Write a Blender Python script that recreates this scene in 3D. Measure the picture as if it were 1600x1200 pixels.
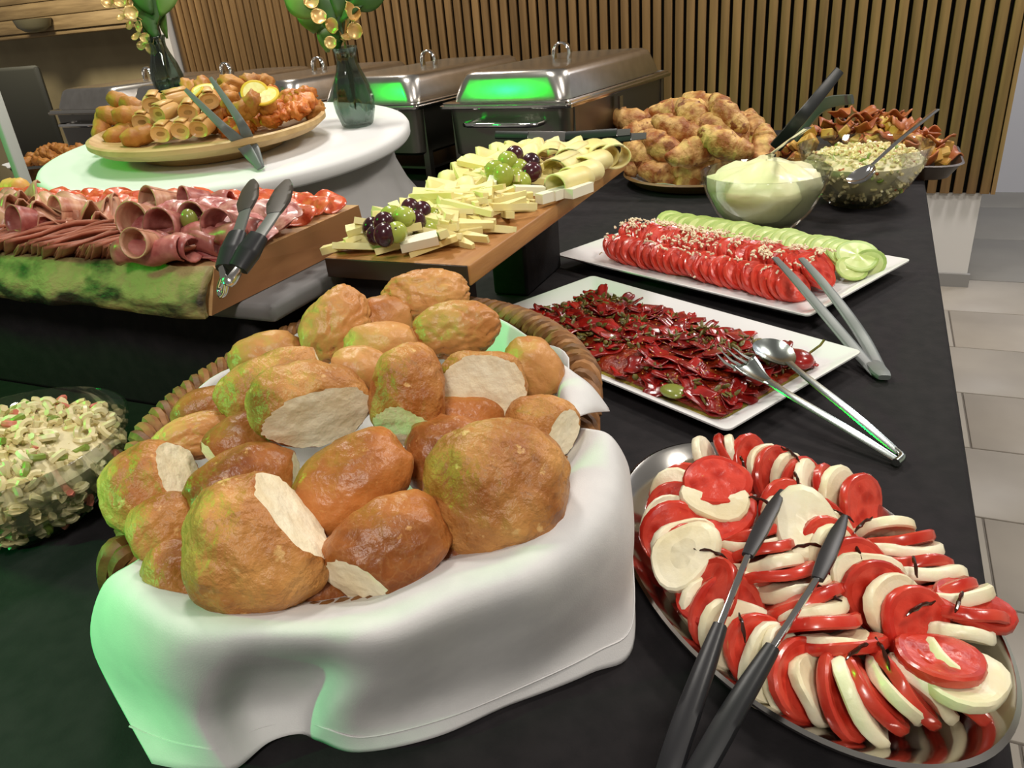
import bpy, bmesh, math, random
import numpy as np
from mathutils import Vector, Matrix, noise

for o in list(bpy.data.objects): bpy.data.objects.remove(o)
scene = bpy.context.scene
COL = scene.collection
PI = math.pi

# ------------------------------------------------------------------ camera
CAM_Z, F_PX = 1.16, 1203.6
pitch, roll, yaw = [math.radians(a) for a in (26.196, 5.258, -25.883)]
fwd = Vector((math.sin(yaw)*math.cos(pitch), math.cos(yaw)*math.cos(pitch), -math.sin(pitch)))
r0 = Vector((math.cos(yaw), -math.sin(yaw), 0)); d0 = fwd.cross(r0)
RIGHT = math.cos(roll)*r0 + math.sin(roll)*d0
DOWN = -math.sin(roll)*r0 + math.cos(roll)*d0
CAMLOC = Vector((0, 0, CAM_Z))
cd = bpy.data.cameras.new('camera'); cam = bpy.data.objects.new('camera', cd); COL.objects.link(cam)
cd.sensor_width = 36; cd.lens = 36*F_PX/1600; cd.clip_start = .01
m3 = Matrix((RIGHT, -DOWN, -fwd)).transposed()
cam.matrix_world = Matrix.Translation(CAMLOC) @ m3.to_4x4()
scene.camera = cam

# ------------------------------------------------------------------ light
w = bpy.data.worlds.new('world'); scene.world = w; w.use_nodes = True
w.node_tree.nodes['Background'].inputs[0].default_value = (1.0, .93, .84, 1)
w.node_tree.nodes['Background'].inputs[1].default_value = .17
def area(name, loc, target, size, watts, color):
    l = bpy.data.lights.new(name, 'AREA'); l.shape = 'DISK'; l.size = size; l.energy = watts; l.color = color
    o = bpy.data.objects.new(name, l); COL.objects.link(o); o.location = loc
    o.rotation_euler = (Vector(target)-Vector(loc)).to_track_quat('-Z', 'Y').to_euler(); return o
area('ceiling_lamp_table', (.85, .95, 2.55), (-.1, .8, .75), .35, 17, (1, .93, .83))
area('ceiling_lamp_front', (.35, -1.1, 2.55), (-.3, .6, .8), .45, 27, (1, .94, .86))
area('ceiling_lamp_stand', (-1.0, 1.25, 2.6), (-1.1, 1.3, .75), .35, 19, (1, .95, .87))
area('ceiling_lamp_wall', (.55, 2.75, 2.6), (.5, 2.9, 0), .35, 32, (1, .94, .87))
area('ceiling_lamp_entrance', (1.2, 4.3, 2.6), (1.2, 4.4, 0), .4, 18, (.93, .94, 1))
area('chafing_fill', (-2.0, 2.55, 2.6), (-1.9, 2.6, 0), .35, 20, (1, .92, .8))  # fill light added to brighten the slat wall's left part and chafing lids
area('back_room_fill', (-4.3, 2.7, 2.5), (-5.5, 4.9, .7), .5, 95, (1, .88, .66))  # added warm fill that lifts the dark khaki wall at the back left
gl = bpy.data.lights.new('green_spot', 'SPOT'); gl.energy = 125; gl.color = (.0, 1, .035); gl.shadow_soft_size = .16
gl.spot_size = math.radians(70); gl.spot_blend = .5
go = bpy.data.objects.new('green_spot', gl); COL.objects.link(go); go.location = (-2.75, -.42, 2.2)
go.rotation_euler = (Vector((-.7, .8, .8))-go.location).to_track_quat('-Z', 'Y').to_euler()
g2 = bpy.data.lights.new('green_spot_low', 'SPOT'); g2.energy = 120; g2.color = (.0, 1, .22); g2.shadow_soft_size = .03
g2.spot_size = math.radians(13.5); g2.spot_blend = .6
go2 = bpy.data.objects.new('green_spot_low', g2); COL.objects.link(go2); go2.location = (-1.9, -1.15, 1.35)
go2.rotation_euler = (Vector((-.56, .23, .83))-go2.location).to_track_quat('-Z', 'Y').to_euler()
vs = scene.view_settings
vs.view_transform = 'Standard'; vs.look = 'None'; vs.gamma = 1; vs.use_curve_mapping = False; vs.exposure = 0.0

# ------------------------------------------------------------------ projection helpers (metric, real planes)
def ray(px, py): return RIGHT*((px-800)/F_PX) + DOWN*((py-600)/F_PX) + fwd
def P(px, py, z):
    r = ray(px, py); t = (z-CAM_Z)/r.z; return CAMLOC + r*t
def PY(px, py, Y):
    r = ray(px, py); return CAMLOC + r*(Y/r.y)
def PPL(px, py, o, n):
    r = ray(px, py); t = (o-CAMLOC).dot(n)/r.dot(n); return CAMLOC + r*t
def mpp(p): return (p-CAMLOC).dot(fwd)/F_PX        # metres per pixel at a point

# ------------------------------------------------------------------ materials
def lin(c): return tuple(((v/255)/12.92 if v/255 <= .04045 else ((v/255+.055)/1.055)**2.4) for v in c)
MATS = {}
def mat(name, c1, c2=None, rough=.5, scale=20, bump=0, bscale=None, metal=0, trans=0, ior=1.45, sss=0, spec=.5,
        rnd=0, coat=0, detail=4, lo=.35, hi=.65, stretch=None, tex='noise', alpha=1, bdist=.002, ssc=None, aniso=0, c3=None, s3=60, t3=.62, crackle=0):
    if name in MATS: return MATS[name]
    m = bpy.data.materials.new(name); m.use_nodes = True; nt = m.node_tree; N = nt.nodes; L = nt.links
    b = N['Principled BSDF']; a = lin(c1)+(1,)
    b.inputs['Base Color'].default_value = a; b.inputs['Roughness'].default_value = rough
    b.inputs['Metallic'].default_value = metal; b.inputs['Transmission Weight'].default_value = trans
    b.inputs['IOR'].default_value = ior; b.inputs['Specular IOR Level'].default_value = spec
    b.inputs['Coat Weight'].default_value = coat; b.inputs['Coat Roughness'].default_value = .15
    b.inputs['Alpha'].default_value = alpha
    if sss:
        b.inputs['Subsurface Weight'].default_value = sss; b.inputs['Subsurface Radius'].default_value = ssc or (.6, .3, .15); b.inputs['Subsurface Scale'].default_value = .012
    tc = N.new('ShaderNodeTexCoord'); vec = tc.outputs['Object']
    oi = N.new('ShaderNodeObjectInfo')
    ad = N.new('ShaderNodeVectorMath'); ad.operation = 'ADD'
    mu = N.new('ShaderNodeMath'); mu.operation = 'MULTIPLY'; mu.inputs[1].default_value = 37.0
    L.new(oi.outputs['Random'], mu.inputs[0]); L.new(vec, ad.inputs[0]); L.new(mu.outputs[0], ad.inputs[1]); vec = ad.outputs[0]
    if stretch:
        mp = N.new('ShaderNodeMapping'); mp.inputs['Scale'].default_value = stretch; L.new(vec, mp.inputs[0]); vec = mp.outputs[0]
    col = None
    if c2:
        if tex == 'voronoi':
            n = N.new('ShaderNodeTexVoronoi'); n.inputs['Scale'].default_value = scale; out = n.outputs['Distance']
        elif tex == 'wave':
            n = N.new('ShaderNodeTexWave'); n.inputs['Scale'].default_value = scale; n.inputs['Distortion'].default_value = 4; n.inputs['Detail'].default_value = 3; out = n.outputs['Fac']
        else:
            n = N.new('ShaderNodeTexNoise'); n.inputs['Scale'].default_value = scale; n.inputs['Detail'].default_value = detail; out = n.outputs['Fac']
        L.new(vec, n.inputs['Vector'])
        r = N.new('ShaderNodeValToRGB'); r.color_ramp.elements[0].position = lo; r.color_ramp.elements[1].position = hi
        r.color_ramp.elements[0].color = a; r.color_ramp.elements[1].color = lin(c2)+(1,)
        L.new(out, r.inputs[0]); col = r.outputs[0]
    if c3:
        n3 = N.new('ShaderNodeTexNoise'); n3.inputs['Scale'].default_value = s3; n3.inputs['Detail'].default_value = 5; L.new(vec, n3.inputs['Vector'])
        r3 = N.new('ShaderNodeValToRGB'); r3.color_ramp.elements[0].position = t3; r3.color_ramp.elements[1].position = t3+.06
        L.new(n3.outputs['Fac'], r3.inputs[0])
        mx3 = N.new('ShaderNodeMix'); mx3.data_type = 'RGBA'; L.new(r3.outputs[0], mx3.inputs[0])
        if col: L.new(col, mx3.inputs[6])
        else: mx3.inputs[6].default_value = a
        mx3.inputs[7].default_value = lin(c3)+(1,); col = mx3.outputs[2]
    if crackle:
        vo = N.new('ShaderNodeTexVoronoi'); vo.feature = 'DISTANCE_TO_EDGE'; vo.inputs['Scale'].default_value = crackle
        wn = N.new('ShaderNodeTexNoise'); wn.inputs['Scale'].default_value = crackle*.8; wn.inputs['Detail'].default_value = 3
        wa = N.new('ShaderNodeVectorMath'); wa.operation = 'MULTIPLY_ADD'; wa.inputs[1].default_value = (1.4/crackle,)*3
        L.new(vec, wn.inputs['Vector']); L.new(wn.outputs['Color'], wa.inputs[0]); L.new(vec, wa.inputs[2]); L.new(wa.outputs[0], vo.inputs['Vector'])
        rc = N.new('ShaderNodeValToRGB'); rc.color_ramp.elements[0].position = 0; rc.color_ramp.elements[1].position = .10
        rc.color_ramp.elements[0].color = (.08, .08, .08, 1); rc.color_ramp.elements[1].color = (0, 0, 0, 1)
        L.new(vo.outputs['Distance'], rc.inputs[0])
        mc = N.new('ShaderNodeMix'); mc.data_type = 'RGBA'; L.new(rc.outputs[0], mc.inputs[0]); L.new(col, mc.inputs[6]); mc.inputs[7].default_value = lin((228, 180, 116))+(1,); col = mc.outputs[2]
    if rnd:
        h = N.new('ShaderNodeHueSaturation'); mr = N.new('ShaderNodeMapRange'); mr.inputs[3].default_value = 1-rnd; mr.inputs[4].default_value = 1+rnd*.6
        L.new(oi.outputs['Random'], mr.inputs[0]); L.new(mr.outputs[0], h.inputs['Value'])
        if col: L.new(col, h.inputs['Color'])
        else: h.inputs['Color'].default_value = a
        col = h.outputs[0]
    if col: L.new(col, b.inputs['Base Color'])
    if bump:
        n2 = N.new('ShaderNodeTexNoise'); n2.inputs['Scale'].default_value = bscale or scale; n2.inputs['Detail'].default_value = 5; L.new(vec, n2.inputs['Vector'])
        bp = N.new('ShaderNodeBump'); bp.inputs['Strength'].default_value = bump; bp.inputs['Distance'].default_value = bdist
        L.new(n2.outputs['Fac'], bp.inputs['Height']); L.new(bp.outputs[0], b.inputs['Normal'])
    MATS[name] = m; return m

mat('black_cloth', (37, 34, 36), (30, 28, 30), .85, 60, .15, 500, spec=.25)
mat('slat_wood', (134, 104, 66), (158, 124, 80), .5, 3, .2, 30, stretch=(14, 14, .8), rnd=.18)
mat('slat_felt', (14, 12, 9), rough=.95, spec=.1)
mat('white_wall', (216, 213, 210), rough=.7)
mat('white_wall_cool', (196, 196, 204), rough=.7)
mat('grey_base', (140, 138, 136), rough=.6)
mat('tile', (158, 150, 140), (170, 162, 151), .45, 4, .05, 60, rnd=.05)
mat('tile_dark', (122, 119, 114), (130, 127, 121), .5, 4, rnd=.03)
mat('grout', (112, 106, 99), rough=.9)
mat('khaki', (156, 144, 112), (140, 128, 98), .6, 3)
mat('plank', (150, 128, 92), (120, 100, 70), .6, 3, .1, 30, stretch=(1, 6, 12))
mat('dark_panel', (40, 41, 36), rough=.6)
mat('steel', (205, 202, 198), rough=.16, metal=1, bump=.03, bscale=8)
mat('steel_brushed', (206, 202, 196), (192, 188, 182), .24, 30, metal=1)
mat('steel_dark', (120, 116, 110), rough=.32, metal=1)
mat('chrome', (220, 220, 220), rough=.08, metal=1)
mat('porcelain', (226, 226, 226), rough=.18, coat=.3)
mat('white_linen', (214, 213, 212), (206, 205, 205), .8, 40, .25, 900, sss=.0, spec=.2, bdist=.0006)
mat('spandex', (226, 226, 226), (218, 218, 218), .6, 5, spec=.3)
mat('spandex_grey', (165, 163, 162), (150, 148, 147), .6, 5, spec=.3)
mat('ledge_grey', (112, 110, 110), rough=.6)
mat('crust', (158, 92, 38), (212, 152, 84), .42, 24, 1.0, 62, rnd=.12, c3=(222, 174, 110), s3=95, t3=.65, bdist=.007, lo=.38, hi=.66, detail=7, crackle=110)
mat('crust_pale', (182, 116, 60), (212, 156, 94), .4, 14, .6, 45, rnd=.08, bdist=.006)
mat('crust_dark', (130, 70, 28), (184, 114, 56), .36, 22, .8, 70, rnd=.12, c3=(206, 152, 92), s3=110, t3=.66, bdist=.004, detail=7, crackle=120)
mat('crumb', (242, 233, 206), (234, 218, 182), .9, 45, .3, 160, spec=.15, bdist=.005)
mat('wicker', (150, 104, 58), (110, 70, 34), .55, 60, .3, 200, rnd=.25)
mat('tomato', (184, 40, 28), (206, 72, 54), .24, 45, .25, 70, rnd=.12, spec=.5, coat=.2)
mat('tomato_flesh', (172, 36, 22), (206, 66, 50), .3, 85, .5, 110, rnd=.12, c3=(222, 150, 80), s3=150, t3=.70, tex='voronoi', lo=.2, hi=.6)
mat('mozzarella', (230, 219, 180), (240, 233, 206), .34, 25, .35, 120, sss=.15, ssc=(.8, .7, .5), rnd=.05)
mat('balsamic', (52, 20, 10), rough=.12, spec=.6)
mat('cucumber', (206, 216, 150), (186, 204, 120), .3, 50, .1, rnd=.05, coat=.2)
mat('cucumber_skin', (150, 176, 90), (176, 196, 112), .35, 60)
mat('grated', (236, 222, 188), rough=.5)
mat('pepper', (110, 12, 12), (168, 30, 24), .25, 40, .5, 90, rnd=.35, coat=.35)
mat('pepper_base', (96, 14, 8), (148, 50, 20), .22, 60, .8, 110, c3=(150, 110, 40), s3=160, t3=.62, coat=.5, bdist=.006)
mat('herb', (74, 70, 28), (120, 108, 48), .4, 200)
mat('seed', (200, 150, 70), rough=.4)
mat('oil', (176, 160, 74), rough=.08, trans=.6, spec=.6)
mat('wood_board', (160, 108, 58), (186, 134, 78), .45, 6, .15, 40, stretch=(10, 1, 10))
mat('wood_slab', (206, 166, 118), (186, 142, 92), .55, 8, .15, 60, stretch=(1, 10, 10))
mat('end_grain', (158, 110, 70), (132, 88, 52), .6, 16, .35, 60, tex='wave', stretch=(1, .25, 1))
mat('bark', (156, 140, 92), (46, 36, 24), .6, 16, .9, 50, bdist=.006, lo=.44, hi=.56, stretch=(.8, 1, 1.6))
mat('wood_plate', (204, 172, 122), (184, 150, 100), .45, 8, .1, 40, stretch=(1, 8, 8))
mat('wood_plate_dark', (134, 100, 58), (112, 80, 44), .5, 8, stretch=(1, 8, 8))
mat('ham', (186, 122, 98), (166, 98, 78), .35, 40, .2, 120, rnd=.1, sss=.1)
mat('prosciutto', (176, 116, 94), (208, 162, 132), .35, 26, .3, 60, rnd=.18, stretch=(1, 4, 1))
mat('coppa', (148, 74, 70), (190, 122, 112), .35, 60, .3, 120, rnd=.2)
mat('salami', (158, 70, 70), (206, 142, 136), .35, 110, .3, 160, rnd=.12, coat=.2)
mat('chorizo', (196, 66, 34), (222, 112, 70), .32, 90, .3, 140, rnd=.14, coat=.25)
mat('lettuce', (110, 150, 60), (150, 180, 90), .5, 20)
mat('olive', (128, 136, 60), rough=.25, coat=.3)
mat('cheese', (230, 212, 138), (240, 228, 168), .45, 20, .1, 80, rnd=.08, sss=.1, ssc=(.9, .7, .3))
mat('cheese_white', (240, 234, 210), rough=.5)
mat('cheese_orange', (214, 160, 84), rough=.45)
mat('grape_green', (150, 162, 56), (172, 182, 84), .22, 18, sss=.2, ssc=(.6, .8, .2), coat=.35, rnd=.08)
mat('grape_red', (70, 26, 36), (46, 16, 26), .22, 18, coat=.35, rnd=.15)
mat('croissant', (150, 84, 34), (214, 170, 104), .5, 32, .9, 110, rnd=.1, bdist=.005, detail=8, c3=(126, 66, 26), s3=38, t3=.60, lo=.4, hi=.6)
mat('potato', (216, 176, 92), (196, 140, 60), .45, 24, .2, rnd=.12, c3=(150, 78, 30), s3=40, t3=.6)
mat('bacon', (142, 66, 30), (190, 110, 58), .45, 26, .3, rnd=.2)
mat('fried', (190, 132, 62), (166, 102, 40), .5, 40, .5, 120, rnd=.12, bdist=.003)
mat('spring_roll', (214, 172, 112), (196, 148, 86), .4, 22, .2, 60, rnd=.08, coat=.1)
mat('filling', (176, 138, 80), (140, 102, 52), .5, 60, .5)
mat('shrimp', (186, 94, 36), (214, 138, 68), .4, 40, .5, 80, rnd=.15, bdist=.004)
mat('lemon', (222, 206, 120), (236, 226, 164), .35, 40)
mat('lemon_rind', (216, 182, 50), rough=.4)
mat('dip', (222, 218, 168), (232, 228, 188), .35, 18, .4, 30, bdist=.006)
mat('pasta', (222, 204, 146), (236, 224, 180), .38, 30, rnd=.1, coat=.1)
mat('mayo', (228, 216, 176), (212, 200, 156), .5, 40, .5, 60)
mat('peas', (128, 146, 62), rough=.4)
mat('pink_bits', (206, 118, 100), rough=.4)
def thin_glass(name, tint, base):
    m = bpy.data.materials.new(name); m.use_nodes = True; nt = m.node_tree; N = nt.nodes; N.remove(N['Principled BSDF'])
    tr_ = N.new('ShaderNodeBsdfTransparent'); tr_.inputs[0].default_value = tint+(1,)
    gs = N.new('ShaderNodeBsdfGlossy'); gs.inputs['Roughness'].default_value = .03; gs.inputs[0].default_value = (1, 1, 1, 1)
    lw = N.new('ShaderNodeLayerWeight'); lw.inputs[0].default_value = .18
    mr = N.new('ShaderNodeMapRange'); mr.inputs[3].default_value = base; mr.inputs[4].default_value = .55
    mx = N.new('ShaderNodeMixShader'); L = nt.links
    L.new(lw.outputs['Fresnel'], mr.inputs[0]); L.new(mr.outputs[0], mx.inputs[0]); L.new(tr_.outputs[0], mx.inputs[1]); L.new(gs.outputs[0], mx.inputs[2])
    L.new(mx.outputs[0], N['Material Output'].inputs[0]); MATS[name] = m
thin_glass('glass', (.97, .98, .97), .03); thin_glass('glass_dark', (.56, .63, .59), .06)
mat('leaf', (44, 78, 28), (66, 102, 40), .5, 12, rnd=.15)
mat('leaf_light', (104, 132, 60), (84, 112, 46), .5, 12, rnd=.15)
mat('gold_leaf', (214, 168, 96), (236, 204, 140), .3, 20, rnd=.15, metal=.35)
mat('stem', (96, 92, 50), rough=.6)
mat('black_plastic', (34, 34, 37), rough=.38)
mat('grey_plastic', (84, 86, 86), rough=.4)
mat('silicone', (98, 103, 101), rough=.4)
mat('clear_tool', (176, 184, 180), rough=.2, metal=1)
mat('paper', (214, 216, 214), rough=.8)
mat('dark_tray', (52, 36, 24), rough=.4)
mat('lamp_glass', (92, 88, 70), rough=.3)
mat('white_paint', (196, 198, 192), rough=.5)

# ------------------------------------------------------------------ mesh helpers
class MB:
    def __init__(s): s.v = []; s.f = []; s.mi = []
    def add(s, v, f, mi=0):
        o = len(s.v); s.v += [tuple(p) for p in v]; s.f += [tuple(i+o for i in q) for q in f]; s.mi += [mi]*len(f); return s
    def box(s, c, d, mi=0, M=None):
        c = Vector(c); x, y, z = [k/2 for k in d]
        v = [Vector((sx*x, sy*y, sz*z)) for sz in (-1, 1) for sy in (-1, 1) for sx in (-1, 1)]
        v = [c + (M @ p if M else p) for p in v]
        return s.add(v, [(0, 2, 3, 1), (4, 5, 7, 6), (0, 1, 5, 4), (2, 6, 7, 3), (0, 4, 6, 2), (1, 3, 7, 5)], mi)
    def rings(s, R, cap=True, mi=0, closed=True, loop=False):
        n = len(R[0]); v = [p for r in R for p in r]; f = []
        kk = len(R) if loop else len(R)-1
        for k in range(kk):
            a, b = k*n, ((k+1) % len(R))*n
            for i in range(n if closed else n-1):
                j = (i+1) % n; f.append((a+i, a+j, b+j, b+i))
        if cap and not loop:
            f.append(tuple(range(n))[::-1]); f.append(tuple((len(R)-1)*n+i for i in range(n)))
        return s.add(v, f, mi)
    def tube(s, pts, r, n=8, cap=True, mi=0, loop=False):
        pts = [Vector(p) for p in pts]; R = []; m = len(pts)
        rr = r if hasattr(r, '__len__') else [r]*m; prev = None
        for i in range(m):
            if loop: t = pts[(i+1) % m]-pts[i-1]
            else: t = pts[min(i+1, m-1)]-pts[max(i-1, 0)]
            t.normalize()
            if prev is None: u = t.orthogonal().normalized()
            else: u = (prev - t*prev.dot(t)).normalized()
            prev = u; q = t.cross(u)
            R.append([pts[i]+(u*math.cos(2*PI*k/n)+q*math.sin(2*PI*k/n))*rr[i] for k in range(n)])
        return s.rings(R, cap, mi, loop=loop)
    def sweep(s, pts, hw, ht, side, n=10, mi=0, ex=.6):
        pts = [Vector(p) for p in pts]; R = []; m = len(pts); side = Vector(side)
        for i in range(m):
            t = (pts[min(i+1, m-1)]-pts[max(i-1, 0)]).normalized()
            u = (side-t*side.dot(t)).normalized(); q = t.cross(u)
            a = hw[i] if hasattr(hw, '__len__') else hw; b = ht[i] if hasattr(ht, '__len__') else ht
            ring = []
            for k in range(n):
                c, sn = math.cos(2*PI*k/n), math.sin(2*PI*k/n)
                ring.append(pts[i]+u*a*math.copysign(abs(c)**ex, c)+q*b*math.copysign(abs(sn)**ex, sn))
            R.append(ring)
        return s.rings(R, True, mi)
    def lathe(s, prof, n=32, mi=0, sx=1, sy=1, c=(0, 0, 0), cap=False, fn=None):
        R = []
        for r, z in prof:
            ring = []
            for k in range(n):
                a = 2*PI*k/n; q = r*(fn(a, z) if fn else 1)
                ring.append(Vector((c[0]+q*sx*math.cos(a), c[1]+q*sy*math.sin(a), c[2]+z)))
            R.append(ring)
        return s.rings(R, cap, mi)
    def sheet(s, fn, nu, nv, th, mi=0):
        G = [[Vector(fn(i/nu, j/nv)) for j in range(nv+1)] for i in range(nu+1)]
        top, bot = [], []
        for i in range(nu+1):
            for j in range(nv+1):
                du = G[min(i+1, nu)][j]-G[max(i-1, 0)][j]; dv = G[i][min(j+1, nv)]-G[i][max(j-1, 0)]
                n = du.cross(dv); n = n.normalized() if n.length > 1e-12 else Vector((0, 0, 1))
                top.append(G[i][j]+n*th/2); bot.append(G[i][j]-n*th/2)
        k = (nu+1)*(nv+1); ix = lambda i, j: i*(nv+1)+j; f = []
        for i in range(nu):
            for j in range(nv):
                f.append((ix(i, j), ix(i+1, j), ix(i+1, j+1), ix(i, j+1)))
                f.append((k+ix(i, j), k+ix(i, j+1), k+ix(i+1, j+1), k+ix(i+1, j)))
        for i in range(nu):
            f.append((ix(i, 0), k+ix(i, 0), k+ix(i+1, 0), ix(i+1, 0))); f.append((ix(i, nv), ix(i+1, nv), k+ix(i+1, nv), k+ix(i, nv)))
        for j in range(nv):
            f.append((ix(0, j), ix(0, j+1), k+ix(0, j+1), k+ix(0, j))); f.append((ix(nu, j), k+ix(nu, j), k+ix(nu, j+1), ix(nu, j+1)))
        return s.add(top+bot, f, mi)
    def sphere(s, c, r, n=12, m=8, mi=0, M=None):
        c = Vector(c); rr = Vector(r) if hasattr(r, '__len__') else Vector((r, r, r)); R = []
        for j in range(1, m):
            t = PI*j/m
            ring = [Vector((rr.x*math.sin(t)*math.cos(2*PI*k/n), rr.y*math.sin(t)*math.sin(2*PI*k/n), -rr.z*math.cos(t))) for k in range(n)]
            R.append([c+(M @ p if M else p) for p in ring])
        o = len(s.v); s.rings(R, False, mi)
        lo = c+(M @ Vector((0, 0, -rr.z)) if M else Vector((0, 0, -rr.z))); hi = c+(M @ Vector((0, 0, rr.z)) if M else Vector((0, 0, rr.z)))
        b = len(s.v); s.v += [tuple(lo), tuple(hi)]
        for k in range(n):
            s.f.append((o+(k+1) % n, o+k, b)); s.mi.append(mi)
            e = o+(m-2)*n; s.f.append((e+k, e+(k+1) % n, b+1)); s.mi.append(mi)
        return s
    def mesh(s, name, mats, smooth=True):
        me = bpy.data.meshes.new(name); me.from_pydata(s.v, [], s.f)
        for q in ([mats] if isinstance(mats, str) else mats): me.materials.append(MATS[q])
        me.polygons.foreach_set('material_index', s.mi)
        if smooth:
            me.polygons.foreach_set('use_smooth', [True]*len(me.polygons))
            if smooth != 'full':
                bm = bmesh.new(); bm.from_mesh(me)
                for e in bm.edges:
                    if len(e.link_faces) == 2 and e.calc_face_angle(0) > .8: e.smooth = False
                bm.to_mesh(me); bm.free()
        me.update(); return me
    def build(s, name, mats, parent=None, smooth=True, M=None):
        return put(name, s.mesh(name, mats, smooth), M, parent)
def put(name, me, M=None, parent=None):
    o = bpy.data.objects.new(name, me); COL.objects.link(o)
    if parent: o.parent = parent
    if M is not None: o.matrix_basis = M
    return o
def tag(o, label, cat=None, group=None, kind=None):
    if label: o['label'] = label
    if cat: o['category'] = cat
    if group: o['group'] = group
    if kind: o['kind'] = kind
    return o
def empty(name, loc=(0, 0, 0), M=None):
    o = bpy.data.objects.new(name, None); COL.objects.link(o); o.empty_display_size = .02
    o.matrix_basis = M if M is not None else Matrix.Translation(Vector(loc)); return o
def frame(loc, x, z, s=1):
    z = Vector(z).normalized(); x = Vector(x); x = (x-z*x.dot(z)).normalized(); y = z.cross(x)
    m = Matrix((x, y, z)).transposed()
    if hasattr(s, '__len__'): m = m @ Matrix.Diagonal(Vector(s))
    else: m = m*s
    return Matrix.Translation(Vector(loc)) @ m.to_4x4()
def rbox(d, bev, mats, seg=2, name='m'):
    bm = bmesh.new(); bmesh.ops.create_cube(bm, size=1)
    for v in bm.verts: v.co = Vector((v.co.x*d[0], v.co.y*d[1], v.co.z*d[2]))
    bmesh.ops.bevel(bm, geom=bm.edges[:], offset=bev, segments=seg, affect='EDGES', profile=.5)
    me = bpy.data.meshes.new(name); bm.to_mesh(me); bm.free()
    me.materials.append(MATS[mats]); me.polygons.foreach_set('use_smooth', [True]*len(me.polygons))
    bm = bmesh.new(); bm.from_mesh(me)
    for e in bm.edges:
        if len(e.link_faces) == 2 and e.calc_face_angle(0) > .8: e.smooth = False
    bm.to_mesh(me); bm.free(); return me
def lerp(a, b, t): return a+(b-a)*t
def catmull(pts, n):
    pts = [Vector(p) for p in pts]; out = []; m = len(pts)-1
    for k in range(n+1):
        t = k/n*m; i = min(int(t), m-1); t -= i
        p0, p1, p2, p3 = pts[max(i-1, 0)], pts[i], pts[i+1], pts[min(i+2, m)]
        out.append(.5*((2*p1)+(p2-p0)*t+(2*p0-5*p1+4*p2-p3)*t*t+(3*p1-p0-3*p2+p3)*t**3))
    return out
def nz(p, s, o=0): return noise.noise(Vector(p)*s+Vector((o, o*1.7, o*.3)))
rng = random.Random(7)
U = rng.uniform
UP = Vector((0, 0, 1))
ONE = 'first second third fourth fifth sixth seventh eighth ninth tenth eleventh twelfth thirteenth fourteenth fifteenth sixteenth seventeenth eighteenth nineteenth'.split()
def nth(k):
    if k < 19: return ONE[k]
    n = k+1; t_ = {2: ('twentieth', 'twenty'), 3: ('thirtieth', 'thirty'), 4: ('fortieth', 'forty'), 5: ('fiftieth', 'fifty'), 6: ('sixtieth', 'sixty')}[n//10]
    return t_[0] if n % 10 == 0 else t_[1]+'-'+ONE[n % 10-1]
TZ = .75

# ================================================================== STRUCTURE
fl = MB().box((-1.2, 2.2, -.02), (11, 9, .03)).build('floor', 'grout', smooth=False); tag(fl, None, None, None, 'structure')
rows = [1.437-.335*5+.335*i for i in range(5)]+[1.437, 1.75, 2.073, 2.406, 2.754, 3.098, 3.462]
tile_cache = {}
for i in range(len(rows)-1):
    y0, y1 = rows[i], rows[i+1]; off = .333 if (i % 2 == 1) else .333+.335
    dy = round(y1-y0-.005, 3)
    if dy not in tile_cache: tile_cache[dy] = rbox((.665, dy, .012), .0015, 'tile', 1, 'tile')
    for k in range(-1, 2):
        put('tile', tile_cache[dy], Matrix.Translation((off+.335+.67*k, (y0+y1)/2, -.006)), fl)
dk = rbox((.665, .595, .012), .0015, 'tile_dark', 1, 'tile')
for i in range(3):
    for k in range(-1, 3): put('tile', dk, Matrix.Translation((.333+.335+.67*k, 3.765+.6*i, -.006)), fl)

YW = 3.36
wb = MB().box((-1.49, YW+.06, 1.475), (3.83, .1, 2.2)).box((-1.49, YW+.065, .2), (3.79, .09, .4), 1).build('wall_back', ['slat_felt', 'white_wall'], smooth=False)
tag(wb, 'slatted wooden wall behind the buffet', None, None, 'structure')
slat = rbox((.031, .022, 2.2), .002, 'slat_wood', 1, 'slat')
xs = .425-.0155
while xs > -3.38:
    put('slat', slat, Matrix.Translation((xs, YW, .375+1.1)), wb); xs -= .0445
bb = MB().box((-1.49, YW+.015, .0265), (3.81, .02, .053)).build('baseboard_back', 'grey_base', smooth=False); tag(bb, None, kind='structure')
t = MB().box((-3.43, YW+.03, 1.3), (.05, .14, 2.6)).build('trim_1', 'white_wall', smooth=False); tag(t, 'white corner strip at the left end of the slatted wall', kind='structure')
t = MB().box((.436, YW+.03, 1.475), (.014, .09, 2.2)).build('trim_2', 'slat_wood', smooth=False); tag(t, 'wooden edge strip closing the slatted wall', kind='structure')
ws = MB().box((2.65, 1.5, 1.4), (.1, 9, 2.8)).build('wall_right', 'white_wall', smooth=False); tag(ws, None, kind='structure')
wr = MB().box((2.2, 5.05, 1.4), (4.4, .1, 2.8)).build('wall_far', 'white_wall_cool', smooth=False); tag(wr, None, kind='structure')
wl = MB().box((-6.0, 5.0, 1.4), (7, .1, 2.8)).build('wall_left', 'khaki', smooth=False); tag(wl, None, kind='structure')
pl = MB()
for k in range(6): pass
hood = empty('wooden_shelf_front', (-6.3, 4.5, 1.26)); tag(hood, 'wooden plank front high on the wall at the upper left', 'shelf')
pk = rbox((3.0, .06, .096), .004, 'plank', 1, 'plank')
for k in range(5): put('plank', pk, Matrix.Translation((0.1, 0, .05+.1*k)), hood)
put('underside', rbox((3.0, .42, .03), .004, 'plank', 1, 'underside'), Matrix.Translation((.1, .2, -.015)), hood)
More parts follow.
